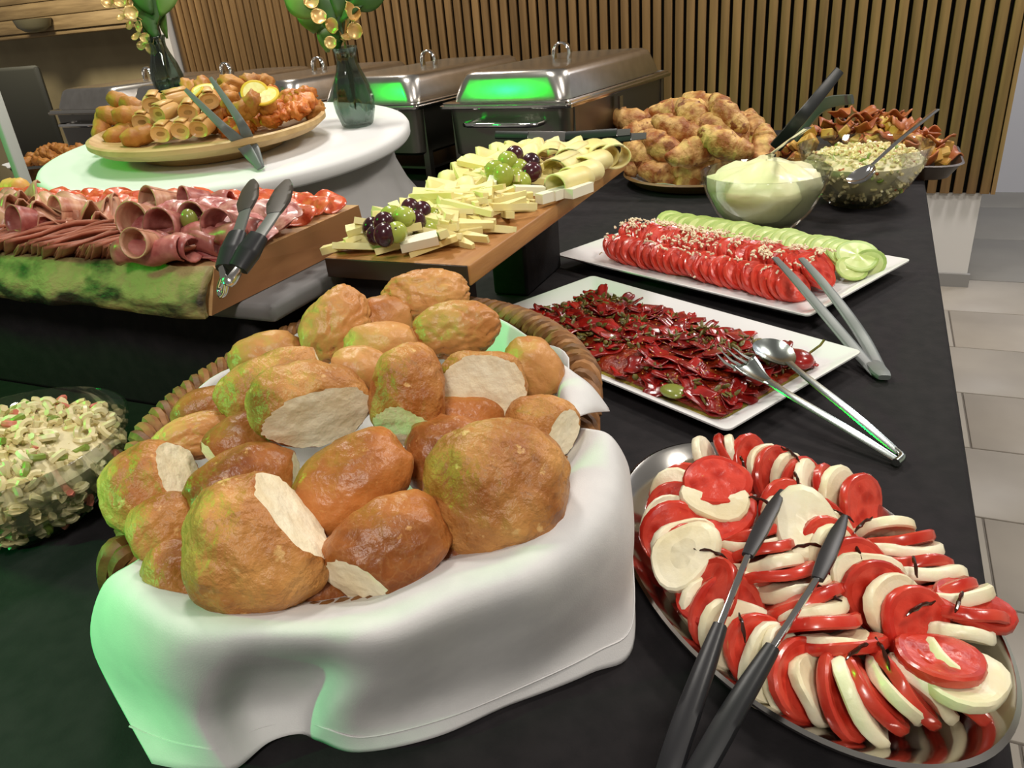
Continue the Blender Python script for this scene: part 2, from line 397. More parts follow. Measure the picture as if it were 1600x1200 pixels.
lp = MB().lathe([(.001, -.09), (.07, -.082), (.115, -.05), (.13, 0), (.12, 0), (.1, -.04), (.001, -.07)], 28).build('wall_lamp', 'lamp_glass')
lp.location = PY(50, 30, 4.36); tag(lp, 'dim bowl-shaped wall lamp on the plank front', 'lamp')

# ------------------------------------------------------------------ table
X0, X1, Y0, Y1 = -2.75, .114, .0, 2.55
def cloth_outline(k):
    out = []; n = 60
    for (ax, ay, bx, by, nx, ny) in ((X0, Y0, X1, Y0, 0, -1), (X1, Y0, X1, Y1, 1, 0), (X1, Y1, X0, Y1, 0, 1), (X0, Y1, X0, Y0, -1, 0)):
        for i in range(n):
            t = i/n; x, y = lerp(ax, bx, t), lerp(ay, by, t); q = k*.02*math.sin(i*1.3+nx*2)*(1 if 0 < i else 0)
            out.append((x+nx*q*.8-nx*.006*(1-k)*0, y+ny*q*.8))
    return out
mb = MB(); R = []
for z, k, ins in ((.75, 0, .006), (.7485, 0, .002), (.744, 0, 0), (.6, .3, 0), (.3, .7, 0), (.01, 1, 0)):
    cx, cy = (X0+X1)/2, (Y0+Y1)/2
    R.append([Vector((x-math.copysign(ins, x-cx), y-math.copysign(ins, y-cy), z)) for x, y in cloth_outline(k)])
mb.rings(R, True)
tb = mb.build('buffet_table', 'black_cloth'); tag(tb, 'long buffet table under a black floor-length cloth', 'table')

# risers under the boards
r1 = put('riser', rbox((.82, .21, .135), .008, 'black_cloth'), Matrix.Translation((-.99, .685, TZ+.0675))); tag(r1, 'black draped riser under the cured-meat slab', 'riser')
r2 = put('riser', rbox((.10, .13, .156), .006, 'black_cloth'), Matrix.Translation((-.475, .74, TZ+.078))); tag(r2, 'black block under the near end of the cheese board', 'riser')
r3 = put('riser', rbox((.06, .15, .156), .006, 'black_cloth'), Matrix.Translation((-.49, 1.11, TZ+.078))); tag(r3, 'black block under the far end of the cheese board', 'riser')
led = put('ledge_board', rbox((.9, .24, .02), .006, 'ledge_grey'), Matrix.Translation((-.985, .685, .897))); tag(led, 'grey cloth-covered board sticking out from under the meat slab', 'board')

# ------------------------------------------------------------------ round white stand
DN = Vector((.0314, -.0728, 1)).normalized(); DC = Vector((-1.149, 1.2105, CAM_Z-.1932))
DM = frame(DC, (1, 0, 0), DN)
def PD(px, py, h=0): return PPL(px, py, DC+DN*h, DN)
st = empty('round_stand', M=DM); tag(st, 'round white-covered pedestal stand holding the fried snacks', 'stand')
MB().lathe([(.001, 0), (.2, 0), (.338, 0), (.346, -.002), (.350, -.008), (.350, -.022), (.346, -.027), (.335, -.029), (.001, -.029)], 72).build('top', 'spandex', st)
R = []; DI = DM.inverted()
for t_, kr in ((0, .318), (.08, .308), (.25, .312), (.5, .332), (.75, .365), (.92, .395), (1, .402)):
    ring = []
    for k in range(120):
        a = 2*PI*k/120; r_ = kr*(1+t_*(.022*math.sin(a*11+t_*2)+.014*math.sin(a*23+1+t_*3)))
        top = DM @ Vector((r_*math.cos(a), r_*math.sin(a), -.027)); bot = Vector((top.x, top.y, TZ+.001)); ring.append(DI @ top.lerp(bot, t_))
    R.append(ring)
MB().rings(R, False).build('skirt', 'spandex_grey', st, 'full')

# ================================================================== CHAFING DISHES
TH = .129
LX = Vector((math.cos(TH), -math.sin(TH), 0)); LY = Vector((math.sin(TH), math.cos(TH), 0))
def rr(wx, wy, r, z, n=6):
    out = []
    for cx, cy, a0 in ((wx/2-r, wy/2-r, 0), (-wx/2+r, wy/2-r, PI/2), (-wx/2+r, -wy/2+r, PI), (wx/2-r, -wy/2+r, 1.5*PI)):
        for k in range(n+1):
            a = a0+PI/2*k/n; out.append(Vector((cx+r*math.cos(a), cy+r*math.sin(a), z)))
    return out
def chafing():
    t = empty('chafing_dish')
    W, L = .37, .64
    mb = MB(); mb.rings([rr(W-.004, L-.004, .012, .188), rr(W, L, .014, .191), rr(W, L, .014, .196), rr(W-.012, L-.012, .012, .198), rr(W-.012, L-.012, .012, .202), rr(W-.03, L-.03, .012, .204), rr(W-.04, L-.04, .01, .19)], False)
    mb.build('rail', 'steel', t)
    mb = MB(); mb.rings([rr(W-.05, L-.06, .03, .07), rr(W-.03, L-.04, .035, .078), rr(W-.025, L-.035, .03, .195)], True); mb.build('water_pan', 'steel_dark', t)
    ld = MB(); ld.rings([rr(W-.05, L-.05, .03, .203), rr(W-.052, L-.052, .03, .212), rr(W-.075, L-.075, .04, .25), rr(W-.085, L-.085, .042, .262), rr(W-.105, L-.105, .04, .268), rr(W-.14, L-.14, .03, .2695)], True)
    lid = ld.build('lid', 'steel_brushed', t)
    pts = [(-.021, 0, .268)]+[(-.021*math.cos(a)*1.12, 0, .283+.026*math.sin(a)) for a in [PI*k/10 for k in range(11)]]+[(.021, 0, .268)]
    MB().sweep(pts, .011, .003, (0, 1, 0), 8).build('handle', 'chrome', lid)
    pts = [(-.1, -L/2+.02, .155), (-.1, -L/2-.012, .155), (-.085, -L/2-.022, .155), (.085, -L/2-.022, .155), (.1, -L/2-.012, .155), (.1, -L/2+.02, .155)]
    MB().tube(pts, .006, 8).build('side_handle', 'chrome', t)
    pts = [(x, -y, z) for x, y, z in pts]
    MB().tube(pts, .006, 8).build('side_handle', 'chrome', t)
    for sx in (-1, 1):
        for sy in (-1, 1):
            MB().box((sx*(W/2-.02), sy*(L/2-.05), .095), (.018, .018, .19)).build('leg', 'steel_dark', t, smooth=False)
        MB().box((sx*(W/2+.001), -.05, .165), (.006, .018, .03)).build('clip', 'steel', t, smooth=False)
    MB().box((0, 0, .03), (W-.06, L-.14, .006)).build('shelf', 'steel_dark', t, smooth=False)
    return t
def copy_tree(o, parent=None):
    c = o.copy(); COL.objects.link(c); c.parent = parent
    for ch in [q for q in bpy.data.objects if q.parent == o]: copy_tree(ch, c)
    return c
ch0 = chafing()
chl = ['steel chafing dish nearest the pastries, its lid end glowing green', 'second steel chafing dish from the pastries, beside the tall right vase', 'third steel chafing dish, half behind the right vase', 'fourth steel chafing dish, behind the middle of the fried snacks', 'last steel chafing dish, mostly hidden behind the left vase']
chs = [ch0]+[copy_tree(ch0) for _ in range(4)]
for k, o in enumerate(chs):
    o.matrix_basis = frame(Vector((-.768, 2.063, TZ))-LX*(.436*k), LX, UP); tag(o, chl[k], 'chafing dish', 'row of chafing dishes')

# ================================================================== BREAD BASKET
BC = Vector((-.354, .4596, 0)); BA, BB_, BT = .186, .246, .362
def bpt(a, k, z):
    x, y = BA*k*math.cos(a), BB_*k*math.sin(a)
    return Vector((BC.x+x*math.cos(BT)-y*math.sin(BT), BC.y+x*math.sin(BT)+y*math.cos(BT), z))
def front(a):
    d = bpt(a, 1, 0)-BC; d.z = 0; d.normalize(); return min(1, max(0, (d.x*.55-d.y*.83+.05)/.35))
bas = empty('bread_basket', (BC.x, BC.y, TZ)); tag(bas, 'oval brown wicker basket heaped with bread rolls', 'basket')
OFF = Matrix.Translation((-BC.x, -BC.y, -TZ))
NS = 200
for row in range(9):
    z = TZ+.012+row*.0105; kk = .78+.175*row/8; ph = (row % 2)*PI
    pts = [bpt(2*PI*i/NS, kk-.07*front(2*PI*i/NS)+.014*math.sin(2*PI*i/NS*25+ph), z) for i in range(NS)]
    MB().tube(pts, .0058, 6, loop=True).build('weave_strand', 'wicker', bas, M=OFF)
for i in range(25):
    a = 2*PI*(i+.5)/25
    MB().tube([bpt(a, .80, TZ+.003), bpt(a, .9-.09*front(a), TZ+.06), bpt(a, .945-.07*front(a), TZ+.1)], .0045, 6).build('stake', 'wicker', bas, M=OFF)
MB().rings([[bpt(2*PI*i/48, .79, TZ+.002) for i in range(48)], [bpt(2*PI*i/48, .8, TZ+.008) for i in range(48)]]).build('base', 'wicker', bas, M=OFF)
for s_ in range(4):
    pts = []
    for i in range(320):
        a = 2*PI*i/320; ph = a*30+s_*2*PI/4
        pts.append(bpt(a, .985-.05*front(a)+.045*math.cos(ph), TZ+.116-.016*front(a)+.009*math.sin(ph)))
    MB().tube(pts, .0055, 7, loop=True).build('rim_braid', 'wicker', bas, M=OFF)
pts = [P(200, 850, .86), P(178, 858, .866), P(168, 885, .85), P(172, 915, .82), P(195, 920, .80)]
MB().tube(catmull(pts, 14), .007, 7).build('grip', 'wicker', bas, M=OFF)
pts = [P(212, 862, .86), P(192, 868, .864), P(183, 890, .85), P(186, 915, .82)]
MB().tube(catmull(pts, 14), .006, 7).build('grip', 'wicker', bas, M=OFF)

# napkin: liner, front drape and corner flap
nap = empty('linen_napkin', (BC.x, BC.y, TZ)); tag(nap, 'white linen napkin lining the bread basket and hanging over its front', 'napkin')
def liner(u, v):
    a = 2*PI*u
    prof = [(.05, .03), (.55, .022), (.77, .04), (.85, .085), (.885, .112), (.895, .122+.007*math.sin(a*7)+.006*math.sin(a*3+1))]
    t = v*(len(prof)-1); i = min(int(t), len(prof)-2); t -= i
    k = lerp(prof[i][0], prof[i+1][0], t); z = lerp(prof[i][1], prof[i+1][1], t)
    return bpt(a, k+.010*math.sin(a*9)*v-.05*front(a)*v, TZ+z-.012*front(a)*v)
MB().sheet(liner, 90, 12, .0012).build('liner', 'white_linen', nap, smooth='full', M=OFF)
cols = [  # rows: inside, rim, shoulder, mid, low, hem   (px, py, z)
 [(250, 850, .85), (215, 868, .874), (178, 900, .868), (160, 980, .83), (175, 1060, .79), (240, 1194, .757)],
 [(260, 880, .85), (232, 893, .878), (205, 930, .872), (190, 1000, .835), (215, 1085, .79), (292, 1204, .757)],
 [(310, 915, .85), (295, 930, .878), (275, 975, .874), (265, 1040, .84), (290, 1110, .80), (345, 1206, .757)],
 [(380, 930, .85), (370, 950, .878), (352, 985, .874), (338, 1050, .835), (340, 1120, .79), (372, 1198, .757)],
 [(440, 930, .85), (440, 955, .876), (430, 990, .868), (410, 1040, .815), (395, 1100, .775), (420, 1160, .757)],
 [(500, 930, .85), (500, 955, .876), (505, 990, .868), (500, 1035, .815), (480, 1090, .775), (470, 1148, .757)],
 [(545, 925, .85), (550, 948, .878), (560, 985, .874), (560, 1040, .835), (525, 1100, .80), (500, 1158, .758)],
 [(590, 915, .85), (600, 937, .878), (620, 975, .872), (625, 1035, .83), (590, 1110, .785), (560, 1174, .757)],
 [(680, 865, .85), (690, 890, .878), (715, 935, .87), (725, 1000, .825), (710, 1075, .78), (680, 1152, .757)],
 [(780, 825, .85), (790, 855, .878), (825, 895, .87), (845, 960, .825), (835, 1030, .78), (800, 1098, .757)],
 [(850, 770, .85), (870, 795, .878), (910, 830, .87), (935, 890, .83), (935, 970, .785), (920, 1052, .757)],
 [(880, 700, .85), (905, 715, .88), (948, 755, .874), (972, 830, .835), (978, 920, .79), (988, 1012, .757)],
 [(900, 668, .85), (915, 664, .884), (940, 680, .884), (966, 730, .86), (975, 790, .83), (984, 860, .80)],
]
ncol = len(cols)
def outw(p, j):
    d = p-BC; d.z = 0; return p+d.normalized()*(0, .003, .007, .007, .003, 0)[j]+UP*(0, -.003, -.001, 0, 0, 0)[j]
W3 = [[outw(P(*c), j) for j, c in enumerate(col)] for col in cols]
rowsC = [catmull([W3[i][j] for i in range(ncol)], 96) for j in range(6)]
grid = [catmull([rowsC[j][i] for j in range(6)], 30) for i in range(97)]
def drape(u, v):
    p = grid[round(u*96)][round(v*30)]; f_ = nz(p, 16)*.004*min(1, v*3)
    return p+(p-BC).normalized()*f_
MB().sheet(drape, 96, 30, .0014).build('front_drape', 'white_linen', nap, smooth='full', M=OFF)
MB().tube([g[27]+((g[27]-BC)*Vector((1, 1, 0))).normalized()*.0012 for g in grid], .0006, 5).build('hem', 'white_linen', nap, M=OFF)
def hemline(u, v):
    i = round(u*96); g = grid[i]; p = g[27]+(g[27]-g[26]).normalized()*(v-.5)*.0012
    return p+ray(800, 600)*-.0009
FC = [[(850, 575, .865), (870, 565, .884), (900, 585, .89), (925, 605, .885), (950, 638, .868)], [(868, 625, .865), (880, 620, .886), (900, 625, .89), (925, 632, .884), (951, 641, .867)], [(880, 665, .865), (893, 660, .884), (903, 652, .886), (925, 645, .88), (952, 643, .866)]]
FG = [catmull([P(*c) for c in r], 16) for r in FC]
FG = [catmull([FG[j][i] for j in range(3)], 10) for i in range(17)]
MB().sheet(lambda u, v: FG[round(u*16)][round(v*10)], 16, 10, .0013).build('corner_flap', 'white_linen', nap, smooth='full', M=OFF)

# bread rolls: (px,py, semi a px, semi b px, angle, layer, kind, tears[(nx,ny,nz,offset)], label)
rolls = [
 (668, 462, 70, 40, 5, 0, 'p', [], 'pale wrinkled bread roll at the very back of the basket'),
 (522, 508, 64, 46, 55, 0, 'p', [], 'pale creased long bread roll standing upright at the back left of the heap'),
 (603, 497, 46, 36, 0, 1, 'p', [], 'pale bread roll tucked behind the upright creased roll'),
 (713, 515, 70, 44, 8, 0, 'p', [], 'pale wrinkled bread roll second from the back, by the wicker rim'),
 (598, 540, 60, 38, 0, 1, 'p', [], 'pale bread roll half hidden in the hollow at the back of the heap'),
 (418, 556, 60, 38, 15, 1, 'p', [], 'green-lit bread roll against the back left wicker rim'),
 (428, 600, 90, 50, 22, 0, 'c', [(.92, .38, .1, .84)], 'long bread roll with a small torn tip, behind the big cut roll at the left'),
 (484, 632, 92, 68, 0, -.6, 'c', [(.2, -.58, .79, .5)], 'big round roll with a pale cut underside in the upper middle of the heap'),
 (563, 580, 48, 40, 0, .8, 'p', [], 'small pale roll peeping between two cut rolls in the middle'),
 (637, 620, 82, 58, 84, -.4, 'c', [(-.2, -.74, .64, .62)], 'narrow upright roll with a cut lower tip in the middle of the heap'),
 (753, 602, 70, 56, 0, 0, 'c', [(.05, -.22, .97, .42)], 'roll torn open with its broad white crumb facing forward'),
 (832, 578, 54, 46, -50, .3, 'p', [], 'pale smooth roll leaning on the right napkin fold'),
 (848, 665, 60, 48, -10, 0, 'c', [(.72, -.32, .62, .6)], 'small torn roll at the right rim with a ragged white hole'),
 (308, 682, 66, 36, 18, .6, 'p', [], 'flat pale roll at the left rim'),
 (372, 692, 56, 42, 35, .5, 'd', [(-.75, -.5, .3, .8)], 'brown roll wedged behind the torn left roll'),
 (245, 765, 78, 76, 0, 0, 'c', [(.78, .38, .5, .52)], 'torn roll with white crumb at the far left of the basket'),
 (384, 758, 90, 60, 22, .5, 'd', [(.93, .1, .25, .82)], 'dark roll just behind the largest front roll'),
 (262, 826, 58, 54, 30, .3, 'c', [], 'small golden roll at the left, between the torn roll and the front roll'),
 (290, 900, 62, 60, 0, .3, 'c', [], 'golden roll low at the front left corner of the basket'),
 (403, 852, 110, 110, 0, -.5, 'c', [(.66, .62, .42, .62)], 'largest front roll with a torn white top edge'),
 (550, 755, 100, 70, 38, .2, 'd', [], 'shiny dark roll lying diagonally in the centre'),
 (603, 857, 102, 76, 32, 0, 'd', [(-.42, -.72, .55, .72)], 'shiny dark roll at the front with a pale sliver at its lower left'),
 (697, 715, 66, 66, 0, .9, 'd', [], 'dark roll mostly hidden behind the big flaky right roll'),
 (778, 766, 111, 107, 0, -.4, 'c', [], 'big round flaky roll at the right front'),
 (690, 893, 74, 40, 25, .9, 'd', [], 'dark roll low at the front, under the flaky right roll'),
 (500, 925, 52, 36, 0, .9, 'd', [], 'dark roll low in the gap between the two front rolls'),
 (720, 655, 70, 40, 0, 1.2, 'd', [], 'roll deep in the gap under the torn-open white roll'),
 (330, 640, 60, 36, 20, 1.8, 'd', [], 'roll deep at the left, under the flat pale roll'),
]
def dome(p):
    d = p-BC; x = (d.x*math.cos(BT)+d.y*math.sin(BT))/BA; y = (-d.x*math.sin(BT)+d.y*math.cos(BT))/BB_
    return .868+.062*max(0, 1-(x*x+y*y)*.9)+.022*min(1, max(0, (p.y-.5)/.12))
for k, (px, py, a, b, ang, lay, kind, tears, label) in enumerate(rolls):
    p = P(px, py, .9)
    for _ in range(6): p = P(px, py, dome(p))
    p = p+ray(px, py).normalized()*(.03*lay+.012)
    s = mpp(p); A, B = a*s, b*s; Cc = min(A, B)*.85
    cr, sr = math.cos(math.radians(ang)), math.sin(math.radians(ang))
    vdir = -ray(px, py).normalized(); vx = (RIGHT-vdir*RIGHT.dot(vdir)).normalized(); vy = vdir.cross(vx)
    bm = bmesh.new(); bmesh.ops.create_icosphere(bm, subdivisions=5 if a > 60 else 4, radius=1)
    seedo = k*3.7; cut = set()
    for v in bm.verts:
        d = v.co.normalized()
        q = (abs(d.x)**2.35+abs(d.y)**2.35+abs(d.z)**2.35)**(-1/2.35)
        n1 = nz(d, 1.6, seedo)*.10+nz(d, 4.5, seedo)*.035+nz(d, 11, seedo)*.012
        if kind == 'p': n1 += -.09*max(0, 1-abs(nz(d, 1.9, seedo+5))*10)-.04*max(0, 1-abs(nz(d, 4.2, seedo+2))*8)
        if kind == 'c': n1 += .02*abs(nz(d, 7, seedo+9))
        loc = d*q*(1+n1); loc = Vector((loc.x*A, loc.y*B, loc.z*Cc))
        v.co = vx*(loc.x*cr-loc.y*sr)+vy*(loc.x*sr+loc.y*cr)+vdir*loc.z
    for (nx, ny, nzz, of) in tears:
        n = (vx*nx+vy*ny+vdir*nzz).normalized(); sup = max(v.co.dot(n) for v in bm.verts); lim = sup*of
        for v in bm.verts:
            h = v.co.dot(n)
            if h > lim:
                v.co -= n*(h-lim); v.co += n*(nz(v.co, 70, seedo)*.0013+nz(v.co, 220, seedo)*.0006); cut.add(v.index)
    bm.verts.index_update()
    verts = [v.co.copy() for v in bm.verts]
    fa = [[v.index for v in f.verts] for f in bm.faces if not all(v.index in cut for v in f.verts)]
    fb = [[v.index for v in f.verts] for f in bm.faces if all(v.index in cut for v in f.verts)]
    bm.free()
    def sub(fs):
        ids = sorted({i for f in fs for i in f}); mp_ = {i: n for n, i in enumerate(ids)}
        return MB().add([verts[i] for i in ids], [tuple(mp_[i] for i in f) for f in fs])
    o = sub(fa).build('bread_roll', {'c': 'crust', 'p': 'crust_pale', 'd': 'crust_dark'}[kind], None, 'full', Matrix.Translation(p))
    tag(o, label, 'bread roll', 'bread rolls heaped in the basket')
    if fb: tag(sub(fb).build('crumb', 'crumb', o, 'full'), 'pale torn crumb')

# ================================================================== BOWLS
def bowl(c, r, h, label, base=.45, lip=.004, name='glass_bowl'):
    prof = [(.001, .003), (r*base*.9, .0), (r*base, .002), (r*.72, h*.3), (r*.90, h*.66), (r, h), (r-.0015, h+.0012), (r-.003, h), (r*.90-.003, h*.66+.002), (r*.72-.003, h*.3+.003), (r*base, .007), (.001, .007)]
    o = MB().lathe(prof, 48).build(name, 'glass', None, 'full', Matrix.Translation(c)); tag(o, label, 'bowl', 'glass serving bowls'); return o
def inner_r(r, h, z):
    return float(np.interp(z, [.006, h*.3, h*.66, h], [r*.45, r*.72, r*.9, r]))-.0045
def macaroni_mesh(mb, c, M, R, r, n=6):
    pts = [c+M @ Vector((R*math.cos(a), R*math.sin(a), 0)) for a in [k*.45-.9 for k in range(5)]]
    mb.tube(pts, r, n)
def rotm():
    return Matrix.Rotation(U(0, 6.28), 3, 'Z') @ Matrix.Rotation(U(0, 3.14), 3, 'X') @ Matrix.Rotation(U(0, 6.28), 3, 'Z')
def pasta_salad(c, r, h, fill, domeh, n, label, size, mats):
    t = empty('pasta_salad', c); tag(t, label, 'salad'); t['kind'] = 'stuff'
    prof = [(.001, .0085)]+[(inner_r(r, h, z)-.002, z) for z in [.01+(fill-.01)*k/8 for k in range(9)]]+[(r*.6, fill+domeh*.6), (.001, fill+domeh)]
    MB().lathe(prof, 40).build('dressing', 'mayo', t)['kind'] = 'stuff'
    mbs = [MB() for _ in mats]
    for k in range(n):
        m = rng.choices(range(len(mats)), [1]+[.06]*(len(mats)-1))[0]
        if rng.random() < .55:
            q = math.sqrt(rng.random())*.93; a = U(0, 6.28); rr_ = q*inner_r(r, h, fill)
            p = Vector((rr_*math.cos(a), rr_*math.sin(a), fill+domeh*(1-q*q)+U(-.004, .006)))
        else:
            z = U(.012, fill); a = U(0, 6.28); rr_ = inner_r(r, h, z)-size*.75
            p = Vector((rr_*math.cos(a), rr_*math.sin(a), z))
        macaroni_mesh(mbs[m], p, rotm(), size, size*.42)
    for q, nm in zip(mbs, mats):
        if q.v:
            o = q.build({'pasta': 'pasta_pieces', 'peas': 'green_bits', 'pink_bits': 'pink_bits', 'bacon': 'brown_bits'}[nm], nm, t); o['kind'] = 'stuff'
    return t
LB = Vector((-.70, .3635, TZ))
bowl(LB, .108, .090, 'glass bowl of pasta salad at the left edge, beside the bread basket')
pasta_salad(LB, .108, .090, .070, .030, 1000, 'creamy macaroni salad with pink bits in the left glass bowl', .0078, ['pasta', 'peas', 'pink_bits'])
B1 = Vector((-.167, 1.45, TZ)); R1 = .113
bowl(B1, R1, .108, 'glass bowl of creamy dip in front of the croissants')
dp = MB(); prof = [(.001, .0085)]+[(inner_r(R1, .108, z)-.001, z) for z in [.01+.072*k/8 for k in range(9)]]+[(R1*.86, .094), (R1*.72, .106), (R1*.5, .116), (R1*.25, .120), (.001, .121)]
dp.lathe(prof, 56)
for i, v in enumerate(dp.v):
    v = Vector(v)
    if v.z > .083: dp.v[i] = tuple(v+Vector((nz(v, 40)*.008, nz(v, 40, 4)*.008, nz(v, 45, 8)*.016)))
d = dp.build('creamy_dip', 'dip', None, 'full', Matrix.Translation(B1)); tag(d, 'pale yellow-green creamy dip mounded in the glass bowl', 'dip')
B2 = Vector((-.012, 1.665, TZ)); R2 = .122
bowl(B2, R2, .112, 'glass bowl of pasta salad at the far right corner of the table')
pasta_salad(B2, R2, .112, .082, .022, 1000, 'chopped pasta salad with green bits in the far right glass bowl', .0062, ['pasta', 'peas', 'bacon'])
def dish(mb, c, dv, sd, L_, W_, depth, taper=.2):
    n = dv.cross(sd).normalized(); n = n if n.z > 0 else -n
    for sgn in (0, 1):
        R = []
        for i in range(1, 9):
            r_ = i/8; R.append([c+dv*math.cos(a)*r_*L_/2+sd*math.sin(a)*r_*W_*(1+taper*math.cos(a))+n*(depth*(r_*r_-1)-sgn*.0013) for a in [2*PI*k/28 for k in range(28)]])
        o = len(mb.v); mb.rings(R if sgn else [q[::-1] for q in R], False); b_ = len(mb.v); mb.v.append(tuple(c+n*(-depth-sgn*.0013)))
        for k in range(28):
            f = (o+k, b_, o+(k+1) % 28); mb.f.append(f if not sgn else f); mb.mi.append(0)
    return mb
def spoon(name, pts, bowl_len, bw, label, mt='chrome', hw=.004):
    t = empty(name, pts[0]); tag(t, label, 'spoon'); O = Matrix.Translation(-Vector(pts[0]))
    c = catmull(pts, 16); side = (c[-1]-c[0]).cross(UP)
    MB().sweep(c, [lerp(hw*.8, hw*1.5, i/16) for i in range(17)], .0014, side, 8).build('handle', mt, t, M=O)
    dirv = (c[0]-c[1]).normalized(); sd = side.normalized(); nn = sd.cross(dirv)
    dish(MB(), c[0]+dirv*bowl_len*.46, dirv, sd, bowl_len, bw, .008).build('bowl', mt, t, 'full', M=O); return t
spoon('serving_spoon', [P(1205, 240, .875), P(1230, 222, .905), P(1262, 200, .945)], .05, .017, 'steel spoon stuck in the creamy dip')
spoon('serving_spoon', [P(1362, 258, .86), P(1410, 215, .895), P(1464, 171, .93)], .055, .02, 'steel serving spoon leaning in the far right pasta salad bowl')

# ================================================================== RECTANGULAR PLATTERS
def platter(c, ang, L, Wd, label, hgt=.022):
    M = Matrix.Translation(c) @ Matrix.Rotation(math.radians(ang), 4, 'Z')
    mb = MB(); sp = [(L*.84, Wd*.74, .012, 0), (L*.86, Wd*.77, .012, .002), (L*.93, Wd*.88, .012, hgt*.55), (L, Wd, .008, hgt-.002), (L, Wd, .008, hgt), (L-.006, Wd-.006, .007, hgt+.0004), (L*.885, Wd*.80, .012, hgt*.42), (L*.84, Wd*.72, .012, .005)]
    mb.rings([rr(a, b, r_, z, 4) for a, b, r_, z in sp], True)
    o = mb.build('platter', 'porcelain', None, True, M); tag(o, label, 'platter', 'white rectangular platters'); return M
def disc_mesh(name, r, th, mats, n=22, core=False, wob=.04, sd=0, wave=0):
    mb = MB(); prof = [(r*.94, -th/2), (r, -th*.3), (r, th*.3), (r*.94, th/2)]
    fn = lambda a, z: 1+wob*math.sin(a*2+sd)+wob*.6*math.sin(a*3+sd*2)
    R = []
    for q, z in prof: R.append([Vector((q*fn(a, z)*math.cos(a), q*fn(a, z)*math.sin(a), z)) for a in [2*PI*k/n for k in range(n)]])
    mb.rings(R, False, 0)
    for sgn in (0, -1):
        ring = R[sgn]; z = ring[0].z; inn = [p*.86 for p in ring]; inn = [Vector((p.x, p.y, z)) for p in inn]
        mid = [Vector((p.x*.5, p.y*.5, z+(.0006 if sgn else -.0006)*math.sin(k*1.7+sd))) for k, p in enumerate(inn)]
        q = [ring, inn] if sgn else [inn, ring]
        mb.rings(q, False, 0 if not core else 0)
        q = [inn, mid] if sgn else [mid, inn]; mb.rings(q, False, 1)
        o = len(mb.v); mb.v += [tuple(p) for p in mid]+[(0, 0, z)]
        for k in range(n):
            f = (o+k, o+(k+1) % n, o+n); mb.f.append(f if sgn else f[::-1]); mb.mi.append(1)
    if wave:
        for i, v in enumerate(mb.v): mb.v[i] = (v[0], v[1], v[2]+wave*(math.sin(v[0]/r*3+sd*2)+math.sin(v[1]/r*4+sd)))
    return mb.mesh(name, mats, True)
TOM = [disc_mesh('tomato_slice', .026, .0075, ['tomato', 'tomato_flesh'], wob=.055, sd=k*1.3, wave=.0011) for k in range(4)]
MOZ = [disc_mesh('mozzarella_slice', .0245, .008, ['mozzarella', 'mozzarella'], wob=.11, sd=k*2.1, wave=.0016) for k in range(4)]
CUC = [disc_mesh('cucumber_slice', .023, .003, ['cucumber_skin', 'cucumber'], sd=k) for k in range(3)]

PM = platter(Vector((-.235, .879, TZ)), -27.5, .44, .247, 'white rectangular platter of roasted red pepper relish')
TM = platter(Vector((-.198, 1.212, TZ)), -25.5, .466, .283, 'white rectangular platter of sliced tomatoes and cucumber')
# pepper relish
def relz(x, y):
    e = max(abs(x)/.185, abs(y)/.088); return .006+.018*max(0, 1-e**4)
base = MB(); base.sheet(lambda u, v: ((u-.5)*.37, (v-.5)*.175, relz((u-.5)*.37, (v-.5)*.175)+nz((u*9, v*5, 0), 1.5)*.003), 60, 30, .002)
o = base.build('pepper_relish', 'pepper_base', None, 'full', PM); tag(o, 'dark red oily pepper relish spread over the white platter', 'relish', kind='stuff')
o = put('oil_film', MB().rings([rr(.375, .19, .02, .0062, 5), rr(.376, .191, .02, .0072, 5)]).mesh('oil', 'oil'), PM); tag(o, 'yellow oil pooled at the edge of the pepper platter', 'oil', kind='stuff')
strip = []
for k in range(7):
    L_, w_ = U(.026, .05), U(.011, .024); a1, a2, ph = U(-.9, .9), U(-.006, .006), U(0, 6)
    mb = MB(); mb.sheet(lambda u, v: ((u-.5)*L_, math.sin((u-.5)*2*a1)*L_*.3+(v-.5)*w_*(1-.6*abs(2*u-1)**3)*(1+.25*math.sin(u*9+ph)), .0022*math.sin(u*6+ph)+.0012*math.sin(v*5+ph)), 12, 4, .0014)
    strip.append(mb.mesh('pepper_strip', 'pepper', 'full'))
for k in range(190):
    x, y = U(-.178, .178), U(-.084, .084)
    M = PM @ Matrix.Translation((x, y, relz(x, y)+U(.001, .007))) @ Matrix.Rotation(rng.gauss(0, .9), 4, 'Z') @ Matrix.Rotation(U(-.35, .35), 4, 'X') @ Matrix.Rotation(U(-.25, .25), 4, 'Y')
    tag(put('pepper_strip', rng.choice(strip), M), 'roasted red pepper strip in the relish on the white platter', 'pepper', 'roasted pepper strips')
hb = MB(); sb = MB()
for k in range(620):
    x, y = U(-.18, .18), U(-.086, .086); c = Vector((x, y, relz(x, y)+U(.003, .010)))
    if nz((x*14, y*14, 2), 1) > -.15: hb.sphere(c, (U(.0025, .008), U(.0015, .004), U(.001, .002)), 6, 4, M=rotm())
for k in range(260):
    x, y = U(-.18, .18), U(-.086, .086); sb.sphere((x, y, relz(x, y)+U(.004, .010)), (.0012, .0009, .0006), 6, 4, M=rotm())
o = hb.build('chopped_herbs', 'herb', None, True, PM); tag(o, 'dark green chopped herbs scattered over the pepper relish', 'herbs', kind='stuff')
o = sb.build('seeds', 'seed', None, True, PM); tag(o, 'small yellow seeds sprinkled on the pepper relish', 'seeds', kind='stuff')
chili = MB().sphere((0, 0, 0), (.016, .013, .006), 14, 8); 
